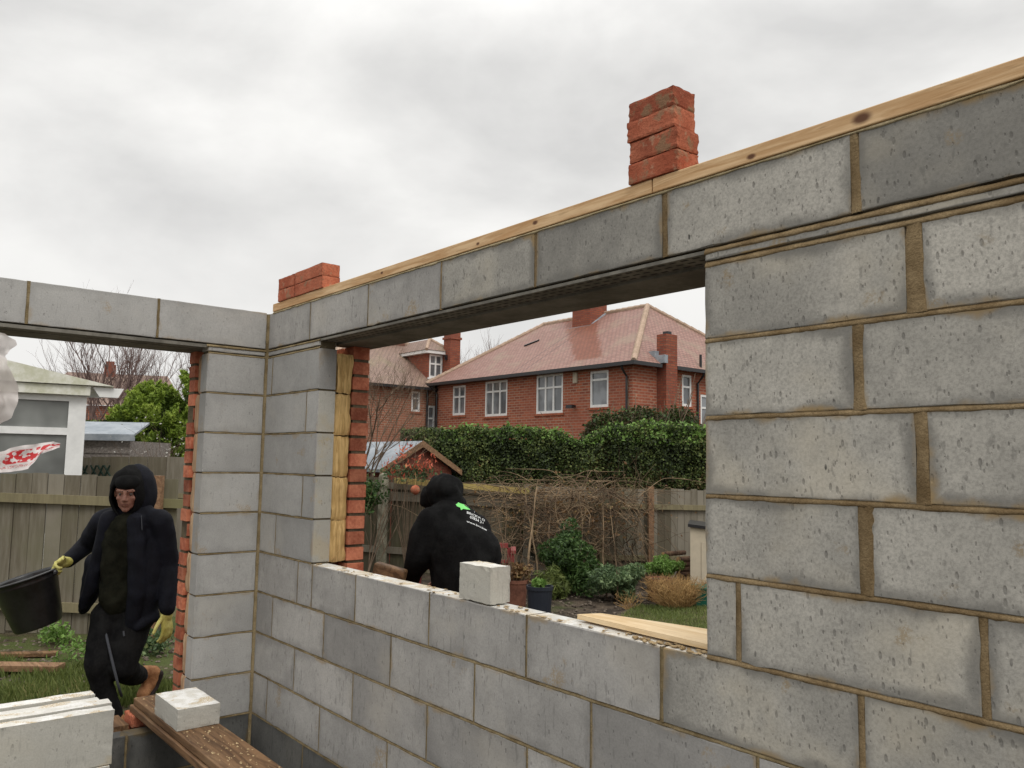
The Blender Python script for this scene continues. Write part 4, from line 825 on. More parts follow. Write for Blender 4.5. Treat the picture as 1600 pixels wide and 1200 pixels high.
# ---------------------------------------------------------------- hedge, conifer, trees
hd = thing('ivy_hedge', 'tall dark ivy hedge behind the right-hand fences, below the house', 'hedge', gp(880, 15.5))
def hedge_pts(n, px0, px1, d0, d1, top, z0=GZ + .5, thick=1.2):
    out = []; nr = []
    while len(out) < n:
        px = random.uniform(px0, px1); f = (px - px0) / (px1 - px0); d = d0 + (d1 - d0) * f; tp = top(px)
        if random.random() < .62:                     # the face
            z = random.uniform(z0, tp); dep = .16 * mnoise.noise(Vector((px * .03, z * 2.2, 5))) + .09 * mnoise.noise(Vector((px * .09, z * 6, 2))) + random.uniform(0, .16)
            dep += max(0, z - tp + .25) ** 2 * 3
            out.append(gp(px, d + dep, z)); nr.append(-FH * .8 + Vector((0, 0, .35)))
        else:
            dd = random.uniform(0.05, thick); z = tp + .07 * mnoise.noise(Vector((px * .05, dd * 3, 9))) + random.uniform(-.14, .05) ; out.append(gp(px, d + dd, z)); nr.append(Vector((0, 0, 1)) - FH * .2)
    return out, nr
tp = lambda px: 1.12 + .10 * mnoise.noise(Vector((px * .018, 3, 1))) + .05 * mnoise.noise(Vector((px * .06, 3, 1))) - (.26 if 868 < px < 945 else 0) * (1 - abs(px - 906) / 39) + (.09 if px > 950 else 0)
P_, N_ = hedge_pts(72000, 628, 1200, 15.6, 14.2, tp); leaves(P_, .037, M['ivy'], 'ivy_leaves', hd, nrm=N_, spread=.75, asp=1.2)
P_, N_ = hedge_pts(9000, 868, 955, 15.2, 14.85, lambda px: tp(px) - .1, .2); leaves(P_, .036, M['ivybrown'], 'bronze_leaves', hd, nrm=N_, spread=.9)
P_, N_ = hedge_pts(2600, 690, 1190, 15.5, 14.2, lambda px: tp(px) + .06, .9, .3); leaves(P_, .042, M['bright'], 'top_growth', hd, nrm=N_, spread=1.2)
P_, N_ = hedge_pts(11000, 690, 1190, 15.5, 14.2, lambda px: .50 + .25 * mnoise.noise(Vector((px * .02, 1, 1))), .05); leaves(P_, .036, M['ivybrown'], 'brown_undergrowth', hd, nrm=N_, spread=1.)
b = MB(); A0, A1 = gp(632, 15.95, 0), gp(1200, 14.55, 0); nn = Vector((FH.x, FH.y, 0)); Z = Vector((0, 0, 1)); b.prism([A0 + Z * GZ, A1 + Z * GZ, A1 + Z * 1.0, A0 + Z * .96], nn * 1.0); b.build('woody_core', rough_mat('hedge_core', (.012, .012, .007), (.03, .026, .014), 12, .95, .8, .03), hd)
sh = thing('shrub', 'rounded bronze-green shrub rising above the hedge in front of the house corner', 'shrub', gp(1000, 17.5))
pp = []; 
for (px, z, rx, rz_, n) in ((1000, 1.08, 1.05, .86, 13000), (1062, 1.12, .60, .82, 4800), (948, 1.05, .62, .66, 4600)):
    q, d_ = blob_points(gp(px, 17.4, z), (rx, rx, rz_), n, .35); pp.append(q)
pp = np.concatenate(pp); pp = pp + rng.normal(size=pp.shape) * .05; leaves(pp, .044, M['ivybrown'], 'leaves', sh, tones=rng.uniform(0, .8, len(pp))); q = pp[rng.uniform(0, 1, len(pp)) < .6] + rng.normal(size=(1, 3)) * .01
leaves(q, .045, M['shrub'], 'green_leaves', sh); b = MB(); tips = []
for k in range(12): branch(b, gp(990 + random.uniform(-10, 60), 17.4, GZ), (random.uniform(-.4, .4), random.uniform(-.4, .4), 1), 1.7, .035, 2, tips, .12)
b.build('stems', M['twig'], sh)
# conifers
def conifer(name, label, base, h, r, n, seed):
    t = thing(name, label, 'tree', base); base = Vector(base); pts = []; nr = []; tn = []
    random.seed(seed); nb = n // 130
    for i in range(nb):
        f = random.random() ** .8; z = h * (.06 + .94 * f); rr = r * (1 - f ** 2.6) ** .6 * random.uniform(.72, 1.1); an = random.uniform(0, 2 * math.pi); dirv = Vector((math.cos(an), math.sin(an), 0))
        c = base + Vector((0, 0, z)) + dirv * rr; ax = (dirv * .75 + Vector((0, 0, .55 + .35 * f))).normalized(); L = random.uniform(.28, .52) * (.8 + .4 * (1 - f))
        sd = Vector((-dirv.y, dirv.x, 0)); tn_ = random.uniform(-.2, .2)
        for j in range(130):
            s_ = random.random(); w = (1 - s_) * .45 * L + .02
            p = c + ax * (L * (s_ - .5)) + sd * random.gauss(0, w * .42) + Vector((0, 0, random.gauss(0, w * .22))) + dirv * random.gauss(0, w * .25)
            pts.append(p); nr.append(dirv * .3 + Vector((0, 0, .5))); tn.append(.22 + .55 * s_ + tn_ + random.uniform(-.15, .2))
    leaves(pts, .026, M['conifer'], 'crown', t, nrm=nr, asp=4.2, tones=np.array(tn))
    b = MB(); b.tube([base, base + Vector((0, 0, h * .9))], .12, .03, 8); b.build('trunk', M['twig'], t)
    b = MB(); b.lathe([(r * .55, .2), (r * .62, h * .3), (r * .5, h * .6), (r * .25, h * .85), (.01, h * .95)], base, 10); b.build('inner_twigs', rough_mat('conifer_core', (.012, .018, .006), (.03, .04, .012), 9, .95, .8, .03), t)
conifer('conifer', 'bright yellow-green conifer standing left in the doorway view', gp(238, 16.2), 3.15, 1.05, 52000, 21)
conifer('conifer', 'taller conifer partly hidden by the brick edge of the doorway', gp(312, 16.8), 3.65, 1.0, 22000, 22)
random.seed(31)
bare_tree('tree', 'leafless tree standing behind the conservatory at left', gp(172, 24), 5.4, .10, M['twig_far'], 5, 3, .62, trunk_n=6)
bare_tree('tree', 'second leafless tree just left of the conifer', gp(222, 25), 4.9, .07, M['twig_far'], 4, 4, .75, trunk_n=5)
bare_tree('tree', 'small bare tree whose twigs cross the brick house at the window left edge', gp(572, 14.2), 3.3, .045, M['twig'], 5, 3, .8, trunk_n=6)
bare_tree('tree', 'distant bare treetop peeping over the house roof', gp(738, 56), 8.6, .15, M['twig_far'], 4, 4, .5, trunk_n=6)
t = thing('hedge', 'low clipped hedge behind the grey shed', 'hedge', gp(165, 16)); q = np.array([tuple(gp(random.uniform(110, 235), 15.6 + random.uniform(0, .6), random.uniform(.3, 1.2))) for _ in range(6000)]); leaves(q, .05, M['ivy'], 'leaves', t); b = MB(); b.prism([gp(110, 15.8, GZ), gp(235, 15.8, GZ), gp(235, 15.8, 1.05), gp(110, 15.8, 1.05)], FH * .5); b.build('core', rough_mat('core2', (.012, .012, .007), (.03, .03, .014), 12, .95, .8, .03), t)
t = thing('shrub', 'pale-flecked twiggy shrub under the conifer by the brick edge', 'shrub', gp(272, 12.6)); b = MB(); tips = []
for k in range(9): branch(b, gp(272 + random.uniform(-18, 25), 12.7, GZ), (random.uniform(-.3, .3), random.uniform(-.3, .3), 1), .95, .012, 3, tips, .2)
b.build('stems', M['twig'], t); q = np.array([tuple(p + Vector((random.gauss(0, .06), random.gauss(0, .06), random.gauss(0, .06)))) for p in tips for _ in range(3)]); leaves(q[::3], .02, rough_mat('blossom', (.35, .34, .30), (.5, .48, .44), 9, .8, 0), 'blossom', t)
# ---------------------------------------------------------------- garden plants
def bush(name, label, c, r, n, size, mat, asp=1.7, stems=6, extra=None, **kw):
    t = thing(name, label, 'shrub' if name in ('shrub', 'dry_bush') else 'plant', Vector((c[0], c[1], GZ))); q, d_ = blob_points(c, r, n, .8, 16, .55); q = q[q[:, 2] > GZ + .02]; leaves(q, size, mat, 'leaves', t, asp=asp, nrm=None, **kw)
    b = MB(); tips = []
    for k in range(stems): branch(b, Vector((c[0] + random.uniform(-.4, .4) * r[0], c[1] + random.uniform(-.4, .4) * r[1], GZ)), (random.uniform(-.5, .5), random.uniform(-.5, .5), 1), (c[2] - GZ) * .9, .012, 2, tips, .15)
    b.build('stems', M['twig'], t); return t
bush('shrub', 'dark green glossy shrub in the flower bed before the brambles', gp(893, 11.6, -.84), (.46, .40, .50), 11000, .028, M['shrub'], 2.2, 3)
bush('shrub', 'low grey-green spreading shrub right of the dark glossy one', gp(970, 11.0, -.97), (.42, .35, .26), 7500, .024, M['shrub_blue'], 2.6, 3)
bush('shrub', 'small fresh green shrub above the terracotta pot at right', gp(1037, 11.9, -.90), (.30, .25, .17), 3200, .024, M['bright'], 2., 3)
bush('shrub', 'dark ivy clump growing against the mossy fence left end', gp(580, 12.6, .0), (.22, .3, .30), 1300, .035, M['shrub'])
bush('shrub', 'olive tufted plant at the foot of the dark shrub', gp(868, 11.2, -1.08), (.30, .25, .2), 2200, .018, M['grass'], 7, 2)
def straw_bush(name, label, c, r, h, n, mat, lean=.5):
    t = thing(name, label, 'plant', c); b = MB(); c = Vector(c)
    for i in range(n):
        a = random.uniform(0, 6.28); s_ = random.random() ** .5; p = c + Vector((math.cos(a), math.sin(a), 0)) * r * .35 * s_; d = Vector((math.cos(a) * lean * s_, math.sin(a) * lean * s_, 1))
        b.tube(rand_curve(p, d, h * random.uniform(.5, 1.1), 6, .30, -.02), .0032, .0015, 3, random.random(), cap=False)
        for _ in range(2): 
            q = p + d * h * random.uniform(.3, .8); b.tube(rand_curve(q, (random.uniform(-1, 1), random.uniform(-1, 1), .5), h * .3, 4, .45), .0025, .001, 3, random.random(), cap=False)
    b.build('stems', mat, t); return t
straw_bush('dry_bush', 'straw-coloured dry bush beside the green box', gp(1056, 10.6), .5, .40, 460, M['straw'], .7)
straw_bush('dry_bush', 'little tuft of dead stalks at the lawn edge', gp(985, 10.4), .16, .22, 34, M['straw'], 1.)
random.seed(41)
cl = thing('climber', 'tangle of bare brown climbing stems over the mossy fence and right-hand fence', 'climbing plant', gp(880, 12.6)); b = MB()
def arc(p, d, L, n, wob, top=.26):
    top = random.choice([.12, .2, .26, .32, .42])
    pts = rand_curve(p, d, L, n, wob, -.05)
    for q in pts:
        if q.z > top: q.z = top + .06 * math.sin((q.z - top) * 9) - (q.z - top) * .25
    return pts
def in_tangle(px, py): return py > 752 + abs(px - 880) * .04 and not (px < 780 and py > 860)
for i in range(430):
    px = random.gauss(880, 75); py = random.gauss(800, 34)
    if not (735 < px < 1012 and 750 < py < 900): continue
    p = at(px, py, random.uniform(12.45, 12.95)); d = Vector((random.uniform(-1, 1), random.uniform(-.5, .5), random.uniform(-.7, .8))); n_ = random.randint(7, 12)
    b.tube(arc(p, R0 * random.uniform(-1, 1) + Vector((0, 0, random.uniform(-.6, .9))), random.uniform(.5, 1.6), n_ + 4, .24), random.choice([.003, .004, .005, .006, .010]), .0025, 4, random.random(), cap=False)
for i in range(120):
    px = random.uniform(930, 1012); p = at(px, random.uniform(765, 880), 12.8); b.tube(rand_curve(p, (random.uniform(-.4, .4), 0, random.uniform(-1, 1)), random.uniform(.4, 1.), 8, .22), random.choice([.003, .005, .007]), .002, 3, random.random() * .5, cap=False)
for i in range(85):
    px = random.gauss(868, 62); py = random.gauss(795, 24)
    if not (742 < px < 1010): continue
    c = at(px, py, random.uniform(12.3, 12.55)); R_ = random.uniform(.10, .42); a0 = random.uniform(0, 6.28); a1 = a0 + random.uniform(1.2, 3.6); ex = R0 * R_ * random.uniform(.8, 1.5); ez = Vector((0, 0, R_ * random.uniform(.5, 1.1)))
    pts = [c + ex * math.cos(a0 + (a1 - a0) * k / 12) + ez * math.sin(a0 + (a1 - a0) * k / 12) + FH * .02 * k / 12 + Vector((random.uniform(-.008, .008),) * 3) for k in range(13)]
    if max(q.z for q in pts) < .34: b.tube(pts, random.choice([.004, .006, .008]), .003, 4, random.uniform(.6, 1), cap=False)
for (px, r_) in ((786, .010), (802, .011), (822, .02), (840, .014), (868, .012), (946, .012), (962, .008), (905, .01)):
    p = at(px + random.uniform(-4, 4), 905, 12.2); b.tube(rand_curve(p, (random.uniform(-.2, .2), 0, 1), 1.35, 12, .12), r_, r_ * .5, 5, random.uniform(.5, 1), cap=False)
b.build('stems', M['bramble'], cl)
q = [tuple(at(random.gauss(880, 80), random.gauss(800, 30), 12.4)) for _ in range(420)]; leaves(q, .035, M['deadleaf'], 'dead_leaves', cl)
# red flowering shrub and feeder
t = thing('shrub', 'shrub with orange-red new shoots in front of the red shed', 'shrub', gp(648, 12.75)); q = []; b = MB()
for (px, py) in [(612, 722), (603, 730), (618, 735), (628, 702), (624, 712), (637, 698), (634, 722), (641, 735), (654, 718), (660, 722), (668, 724), (672, 730), (664, 735), (645, 728), (652, 736), (630, 738), (676, 716), (612, 742), (656, 728)]:
    p = at(px, py, 12.75); q0 = gp(648 + random.uniform(-6, 6), 12.8, GZ); b.tube([q0, q0.lerp(p, .5) + Vector((random.uniform(-.05, .05), .0, -.1)), q0.lerp(p, .8) + Vector((random.uniform(-.05, .05), 0, 0)), p], .006, .002, 4, cap=False)
    for k in range(11): q.append(tuple(p + Vector((random.gauss(0, .035), random.gauss(0, .035), random.gauss(0, .055)))))
leaves(q, .026, M['redleaf'], 'red_shoots', t, asp=2.6, droop=-2); b.build('stems', M['twig'], t)
q = [tuple(at(random.gauss(640, 22), random.gauss(738, 6), 12.75)) for _ in range(420)]; leaves(q, .035, M['shrub_blue'], 'leaves', t)
t = thing('bird_feeder', 'round brown coconut feeder hanging before the mossy fence', 'bird feeder', at(649, 775, 12.5)); b = MB(); b.ball(at(649, 765.5, 12.5), .072, 14, jit=.08); b.build('ball', M['oldbrick'], t, smooth=True); b = MB(); b.tube([at(649, 758, 12.5), at(650, 748, 12.6), at(649, 738, 12.7)], .003, n=4); b.build('string', M['straw'], t)

# pots, boxes, bench, logs
def pot(label, c, r, h, mat, plant=None):
    t = thing('plant_pot', label, 'plant pot', c); b = MB(); b.lathe([(.001, .0), (r * .86, .0), (r * .98, h * .86), (r * 1.05, h * .87), (r * 1.05, h), (r * .95, h), (r * .92, h * .9), (.001, h * .9)], c, 22); b.build('pot', mat, t, smooth=False)
    b = MB(); b.lathe([(.001, h * .92), (r * .93, h * .915)], c, 16); b.build('soil', M['ground'], t); return t
t = pot('dark blue-black plant pot holding a small bright green plant', gp(848, 10.0, GZ + .0), .155, .33, M['pot'])
q, d_ = blob_points(gp(846, 10., GZ + .36), (.10, .10, .05), 160, .6); tag(leaves(q, .045, M['bright'], 'small_plant', loc=gp(846, 10., GZ + .32)), 'bright green seedling growing in the dark pot', 'plant')
t = pot('tall terracotta pot beside the dark pot, under dead leaves', gp(812, 10.5), .14, .33, M['terra'])
t = bush('plant', 'dead brown hydrangea-like plant over the tall terracotta pot', gp(817, 10.5, -.83), (.19, .17, .14), 700, .034, M['deadleaf'], 1.4)
t = pot('broad terracotta pot behind the dry straw bush', gp(1031, 11.1), .17, .30, M['terra'])
bn = thing('bench', 'maroon wooden garden bench mostly hidden behind the bent worker', 'bench', gp(735, 10.6))
BP_ = Plane(gp(808, 10.6, 0), -R0, -FH); 
for u in (.0, 1.22):
    b = MB(); pbox(b, BP_, u - .03, u + .25 if u == 0 else u + .06, -.02, .04, GZ + .72 - .045, GZ + .72); 
    b = MB(); pbox(b, BP_, u - .02, u + .04, -.45, .05, GZ + .64, GZ + .68); b.build('armrest', M['redbench'], bn)
    for w in (-.42, .0): b = MB(); pbox(b, BP_, u - .005, u + .05, w - .03, w + .025, GZ, GZ + .639); b.build('leg', M['redbench'], bn)
b = MB(); [pbox(b, BP_, .0, 1.25, -.42 + .09 * i, -.35 + .09 * i, GZ + .42, GZ + .445) for i in range(5)]; b.build('seat', M['redbench'], bn)
b = MB(); pbox(b, BP_, .08, 1.3, -.50, -.45, GZ + .66, GZ + .72); [pbox(b, BP_, .04 + .13 * i, .09 + .13 * i, -.49, -.46, GZ + .5, GZ + .66) for i in range(10)]; pbox(b, BP_, -.0, 1.26, -.495, -.455, GZ + .46, GZ + .50); b.build('backrest', M['redbench'], bn)
st = thing('storage_shed', 'beige plastic storage shed with dark lid at the right window edge', 'storage box', gp(1100, 11.4)); KP = Plane(gp(1079, 11.4, 0), (R0 * .97 - FH * .24).normalized(), (-FH * .97 - R0 * .24).normalized())
b = MB(); b.prism([KP(0, 0, GZ + .12), KP(1.1, 0, GZ + .12), KP(1.1, 0, -.42), KP(0, 0, -.30)], -KP.n * .8); b.build('body', M['beige'], st)
b = MB(); [pbox(b, KP, .15 + .11 * i, .252 + .11 * i, .001, .012, GZ + .2, -.50) for i in range(8)]; b.build('door', M['beige'], st)
b = MB(); b.prism([KP(-.03, .04, -.295), KP(1.15, .04, -.42), KP(1.15, .04, -.38), KP(-.03, .04, -.255)], -KP.n * .9); b.build('lid', M['gutter'], st)
gb = thing('box', 'dark green plastic box on the bed in front of the beige shed', 'box', gp(1100, 10.6)); KG = Plane(gp(1088, 10.6, 0), R0, -FH); b = MB(); pbox(b, KG, 0, .42, -.35, 0, GZ, GZ + .22); b.build('body', M['green_p'], gb); b = MB(); pbox(b, KG, -.015, .435, -.365, .015, GZ + .2205, GZ + .245); b.build('lid', M['green_p'], gb)
lg = ['lowest log', 'second log', 'third log', 'fourth log', 'fifth log', 'topmost log']
for i in range(6):
    py = 905 - 7.5 * i if i < 5 else 866; px0 = 1060 if i < 5 else 1036; a = at(px0, py, 12.3); c = a + R0 * (.42 if i < 5 else .38) + FH * .3; b = MB(); r_ = .045 if i < 5 else .035
    b.tube([a, c], r_, n=10); b.m[-1] = 1; b.m[-2] = 1; tag(b.build('log', [M['log'], M['logend']], loc=a), lg[i] + ' of the small woodpile beside the beige shed', 'log', 'logs of the woodpile')
# upturned edging, debris on the left
b = MB(); ax = (Vector(gp(55, 6.85, GZ + .05)), R0, FH, Vector((0, 0, 1))); b.box((-.5, -.07, 0), (.36, .07, .045), ax=ax); tag(b.build('plank', M['barge'], loc=gp(55, 6.85)), 'broken brown plank lying on the grass behind the bucket', 'plank')
b = MB(); ax = (Vector(gp(40, 7.4, GZ + .02)), (R0 + FH * .2).normalized(), (FH - R0 * .2).normalized(), Vector((0, 0, 1))); b.box((-.4, -.05, 0), (.4, .05, .03), ax=ax); tag(b.build('plank', M['board'], loc=gp(40, 7.4)), 'darker plank behind the broken one at the fence foot', 'plank')
b = MB()
for i in range(1400):
    if random.random() < .5: p = gp(random.uniform(-60, 300), random.uniform(6.2, 8.2), GZ + .01)
    else: p = gp(random.uniform(820, 1110), random.uniform(8.5, 12.4), GZ + .01)
    s_ = random.uniform(.006, .022); b.ball(p, (s_ * 1.3, s_, s_ * .7), 5, random.random(), jit=.6)
tag(b.build('gravel', rough_mat('stones', (.06, .045, .035), (.22, .18, .14), 20, .9, .3)), 'small stones and clods scattered over the soil', 'stones', kind='stuff')
def grass(name, label, n, fn, h, seed):
    random.seed(seed); V = []; F = []; T_ = []
    for i in range(n):
        p, hh = fn(); hh *= h * random.uniform(.5, 1.3); a = random.uniform(0, 6.28); w = .0045; l = random.uniform(.1, .6) * hh; dx, dy = math.cos(a), math.sin(a)
        k = len(V); V += [(p.x - dy * w, p.y + dx * w, p.z), (p.x + dy * w, p.y - dx * w, p.z), (p.x + dx * l * .4 + dy * w * .7, p.y + dy * l * .4 - dx * w * .7, p.z + hh * .6), (p.x + dx * l, p.y + dy * l, p.z + hh)]; F += [(k, k + 1, k + 2), (k, k + 2, k + 3)]; T_ += [random.random()] * 4
    b = MB(); b.v = V; b.f = F; b.t = T_; b.e = [1.] * len(V); b.m = [0] * len(F); tag(b.build(name, M['grass']), label, 'grass', kind='stuff')
def gl():
    while 1:
        px = random.uniform(-80, 310); d = random.uniform(4.9, 7.2); p = gp(px, d, GZ)
        k = mnoise.noise(Vector((p.x * 1.7, p.y * 1.7, 0))); 
        if random.random() < .30 + 1.7 * k and p.x < -.36: return p, 1 + .5 * k
def gr():
    while 1:
        px = random.uniform(900, 1180); d = random.uniform(7.2, 10.6); p = gp(px, d, GZ); 
        if px > 985 - (10.2 - d) * 30 and p.y > .4: return p, 1
sheet('lawn', -5.2, -3.2, -.40, 1.6, GZ + .012, M['lawn'], 50, .02)
grass('grass', 'rough patchy grass outside the doorway', 17000, gl, .085, 51)
b = MB(); pts = [gp(x, d, GZ + .022) for x, d in ((985, 10.3), (1040, 10.2), (1180, 10.5), (1250, 7.), (700, 7.), (880, 8.6), (960, 9.8))]; b.add(pts, [tuple(range(len(pts)))]); tag(b.build('lawn', M['lawn']), kind='structure')
grass('grass', 'short green lawn grass seen through the window', 26000, gr, .05, 52)
def weeds():
    px = random.choice([random.uniform(90, 180), random.uniform(225, 300)]); return gp(px, random.uniform(7., 8.2), GZ), 1
for (lab, px, d, n, s_) in (('leafy weed at the fence foot right of the bucket', 112, 7.9, 260, .03), ('weed clump between the man and the brick edge', 262, 7.6, 260, .03), ('small weed by the plank on the grass', 140, 7.3, 160, .025)):
    q, d_ = blob_points(gp(px, d, GZ + .12), (.2, .2, .14), n, .8); tag(leaves(q, s_, M['bright'] if px != 262 else M['shrub_blue'], 'weed', loc=gp(px, d)), lab, 'weed')
# ---------------------------------------------------------------- torn polythene at the doorway's left
pt = thing('plastic_sheet', 'torn pale polythene with red print flapping at the left of the doorway', 'plastic sheet', (0.06, -1.5, 0))
def cloth(name, outline, mat, x0, nu=26, nv=26, amp=.03, seed=0):
    """outline(u, v) -> (y, z) for u, v in 0..1"""
    b = MB(); vs = []; fs = []; uvs = []
    for i in range(nv + 1):
        for j in range(nu + 1):
            u, v = j / nu, i / nv; y, z = outline(u, v); n1 = mnoise.noise(Vector((y * 9 + seed, z * 7, 1))); n2 = mnoise.noise(Vector((y * 24 + seed, z * 20, 4))); n3 = abs(mnoise.noise(Vector((y * 15 + z * 11, z * 5 + seed, 8))))
            vs.append((x0 + amp * (n1 + .5 * n2 + n3), y + .012 * n2, z + .012 * n1))
    for i in range(nv):
        for j in range(nu): a = i * (nu + 1) + j; fs.append((a, a + 1, a + nu + 2, a + nu + 1)); uvs.append([(j / nu, i / nv), ((j + 1) / nu, i / nv), ((j + 1) / nu, (i + 1) / nv), (j / nu, (i + 1) / nv)])
    b.add(vs, fs, uvs=uvs); return b.build(name, mat, pt, smooth=True)
def yz(px, py, x=.05):
    r = ray(px, py); t_ = (x - CAM.x) / r.x; q = CAM + r * t_; return q.y, q.z
# right-hand outline of the hanging sheet, top to bottom
ol = [(6, 522), (24, 530), (25, 540), (16, 550), (8, 556), (10, 568), (20, 590), (28, 610), (27, 625), (22, 640), (16, 655), (2, 661)]
def up_sheet(u, v):
    k = v * (len(ol) - 1); i = min(int(k), len(ol) - 2); f = k - i; px = ol[i][0] * (1 - f) + ol[i + 1][0] * f; py = ol[i][1] * (1 - f) + ol[i + 1][1] * f; y, z = yz(px, py); y0 = yz(-60, 600)[0]; return y0 + (y - y0) * u, z
cloth('sheet', up_sheet, M['sheet'], .05, 22, 40, .035, 3)
top_l = [(-60, 716), (0, 706), (30, 697), (60, 692), (82, 689), (94, 693)]; bot_l = [(-60, 742), (0, 738), (22, 735), (46, 733), (62, 710), (95, 700)]
def interp(L_, u): k = u * (len(L_) - 1); i = min(int(k), len(L_) - 2); f = k - i; return L_[i][0] * (1 - f) + L_[i + 1][0] * f, L_[i][1] * (1 - f) + L_[i + 1][1] * f
def lo_sheet(u, v): a = yz(*interp(bot_l, u)); c = yz(*interp(top_l, u)); return a[0] + (c[0] - a[0]) * v, a[1] + (c[1] - a[1]) * v
cloth('printed_flap', lo_sheet, M['flap'], .05, 40, 14, .02, 9)
# ---------------------------------------------------------------- people
AX = Matrix((R0, FH, Vector((0, 0, 1)))).transposed()          # columns: image right, away, up
def capsule(mb, p0, r0, p1, r1, n=14):
    p0 = Vector(p0); p1 = Vector(p1); mb.tube([p0, p1], r0, r1, n); mb.ball(p0, r0 * 1.0, n); mb.ball(p1, r1 * 1.0, n)
def chain(mb, pts):
    for (a, ra), (c, rc) in zip(pts, pts[1:]): capsule(mb, a, ra, c, rc)
def skin(mb, name, mat, parent, voxel=.012, smooth=4, fold=(0, .1), loc=None, lab=None, decim=None):
    me = bpy.data.meshes.new('tmp'); me.from_pydata([tuple(v) for v in mb.v], [], mb.f); bm = bmesh.new(); bm.from_mesh(me); bmesh.ops.recalc_face_normals(bm, faces=bm.faces); bm.to_mesh(me); bm.free()
    o = bpy.data.objects.new('tmp', me); COL.objects.link(o)
    r = o.modifiers.new('r', 'REMESH'); r.mode = 'VOXEL'; r.voxel_size = voxel
    s_ = o.modifiers.new('s', 'SMOOTH'); s_.factor = .5; s_.iterations = smooth
    dg = bpy.context.evaluated_depsgraph_get(); dg.update(); ev = o.evaluated_get(dg); m2 = bpy.data.meshes.new_from_object(ev); off = OFF[parent.name] if parent is not None else Vector(loc)
    n_ = len(m2.vertices); co_ = np.zeros(n_ * 3); m2.vertices.foreach_get('co', co_); co_ = co_.reshape(-1, 3); nr = np.zeros(n_ * 3); m2.vertices.foreach_get('normal', nr); nr = nr.reshape(-1, 3)
    if fold[0]:
        for i in range(n_):
            p = Vector(co_[i]); w = Vector((p.x + p.z * .35, p.y - p.z * .3, p.z * .75)) / fold[1]; q = mnoise.noise(w + Vector((3, 1, 2))); q2 = mnoise.noise(w * 2.3 + Vector((8, 8, 1))); k = 1 - 2 * abs(q); co_[i] += nr[i] * fold[0] * (.9 * k + .5 * q2 - .3)
    co_ -= np.array(off); m2.vertices.foreach_set('co', co_.ravel()); m2.update()
    bpy.data.objects.remove(o); m2.name = name; m2.materials.clear(); m2.materials.append(mat); m2.polygons.foreach_set('use_smooth', [True] * len(m2.polygons)); m2.polygons.foreach_set('material_index', [0] * len(m2.polygons))
    ob = bpy.data.objects.new(name, m2); COL.objects.link(ob)
    if parent is not None: ob.parent = parent
    else: ob.location = off
    OFF[ob.name] = off
    if lab: ob['label'] = lab
    return ob
def hand(mb, wrist, fwd, side, nrm, s=1., curl=.5, spread=.12):
    """palm + five unequal bent fingers; fwd along the hand, side towards the thumb, nrm the way the fingers curl"""
    f = Vector(fwd).normalized(); d = Vector(side); d = (d - f * d.dot(f)).normalized(); n = Vector(nrm); n = (n - f * n.dot(f) - d * n.dot(d)).normalized(); w = Vector(wrist)
    for k in range(4): a = (k - 1.5) * .019 * s; capsule(mb, w + f * .01 * s - d * a * .7, .016 * s, w + f * .085 * s - d * a, .0125 * s, 10)
    for k, L in enumerate((.072, .080, .074, .058)):
        a = (1.5 - k) * .021 * s; p = w + f * .088 * s + d * a; dirv = (f + d * spread * (1.5 - k) * .4).normalized(); r = .0105 * s; ang = 0; L *= s
        for j, fr in enumerate((.45, .32, .25)):
            ang += curl * (.8 if j == 0 else 1.); q = p + (dirv * math.cos(ang) + n * math.sin(ang)) * L * fr; capsule(mb, p, r, q, r * .92, 8); p = q; r *= .92
    p = w + f * .025 * s + d * .030 * s; ang = 0; r = .0125 * s
    for j, (fr, tt) in enumerate(((.042, .75), (.032, .5), (.026, .3))):
        q = p + (f * (1 - tt * .5) + d * tt + n * curl * .35 * (j + .4)).normalized() * fr * s; capsule(mb, p, r, q, r * .9, 8); p = q; r *= .9
def head_parts(mb, c, B, s=1.):
    """B: matrix with columns right, forward (nose), up"""
    P_ = lambda x, y, z: Vector(c) + B @ (Vector((x, y, z)) * s)
    mb.ball(P_(0, -.018, .025), Vector((.075, .092, .095)) * s, 18, rot=B); mb.ball(P_(0, .018, -.035), Vector((.060, .068, .082)) * s, 16, rot=B)
    mb.ball(P_(0, .060, -.098), Vector((.026, .022, .020)) * s, 10, rot=B)
    for q in (-1, 1):
        mb.ball(P_(q * .038, .050, -.026), Vector((.022, .024, .022)) * s, 10, rot=B); mb.ball(P_(q * .076, -.012, -.01), Vector((.010, .02, .032)) * s, 10, rot=B)
        mb.ball(P_(q * .010, .094, -.031), .0085 * s, 8); capsule(mb, P_(q * .034, .050, -.078), .013 * s, P_(0, .062, -.098), .018 * s, 8)
        capsule(mb, P_(q * .012, .078, .024), .011 * s, P_(q * .048, .064, .026), .010 * s, 8)
    capsule(mb, P_(0, .078, .018), .0085 * s, P_(0, .103, -.024), .0125 * s, 8)
    capsule(mb, P_(-.016, .079, -.053), .0075 * s, P_(.016, .079, -.053), .0075 * s, 8); capsule(mb, P_(-.013, .078, -.066), .0085 * s, P_(.013, .078, -.066), .0085 * s, 8)
    return P_
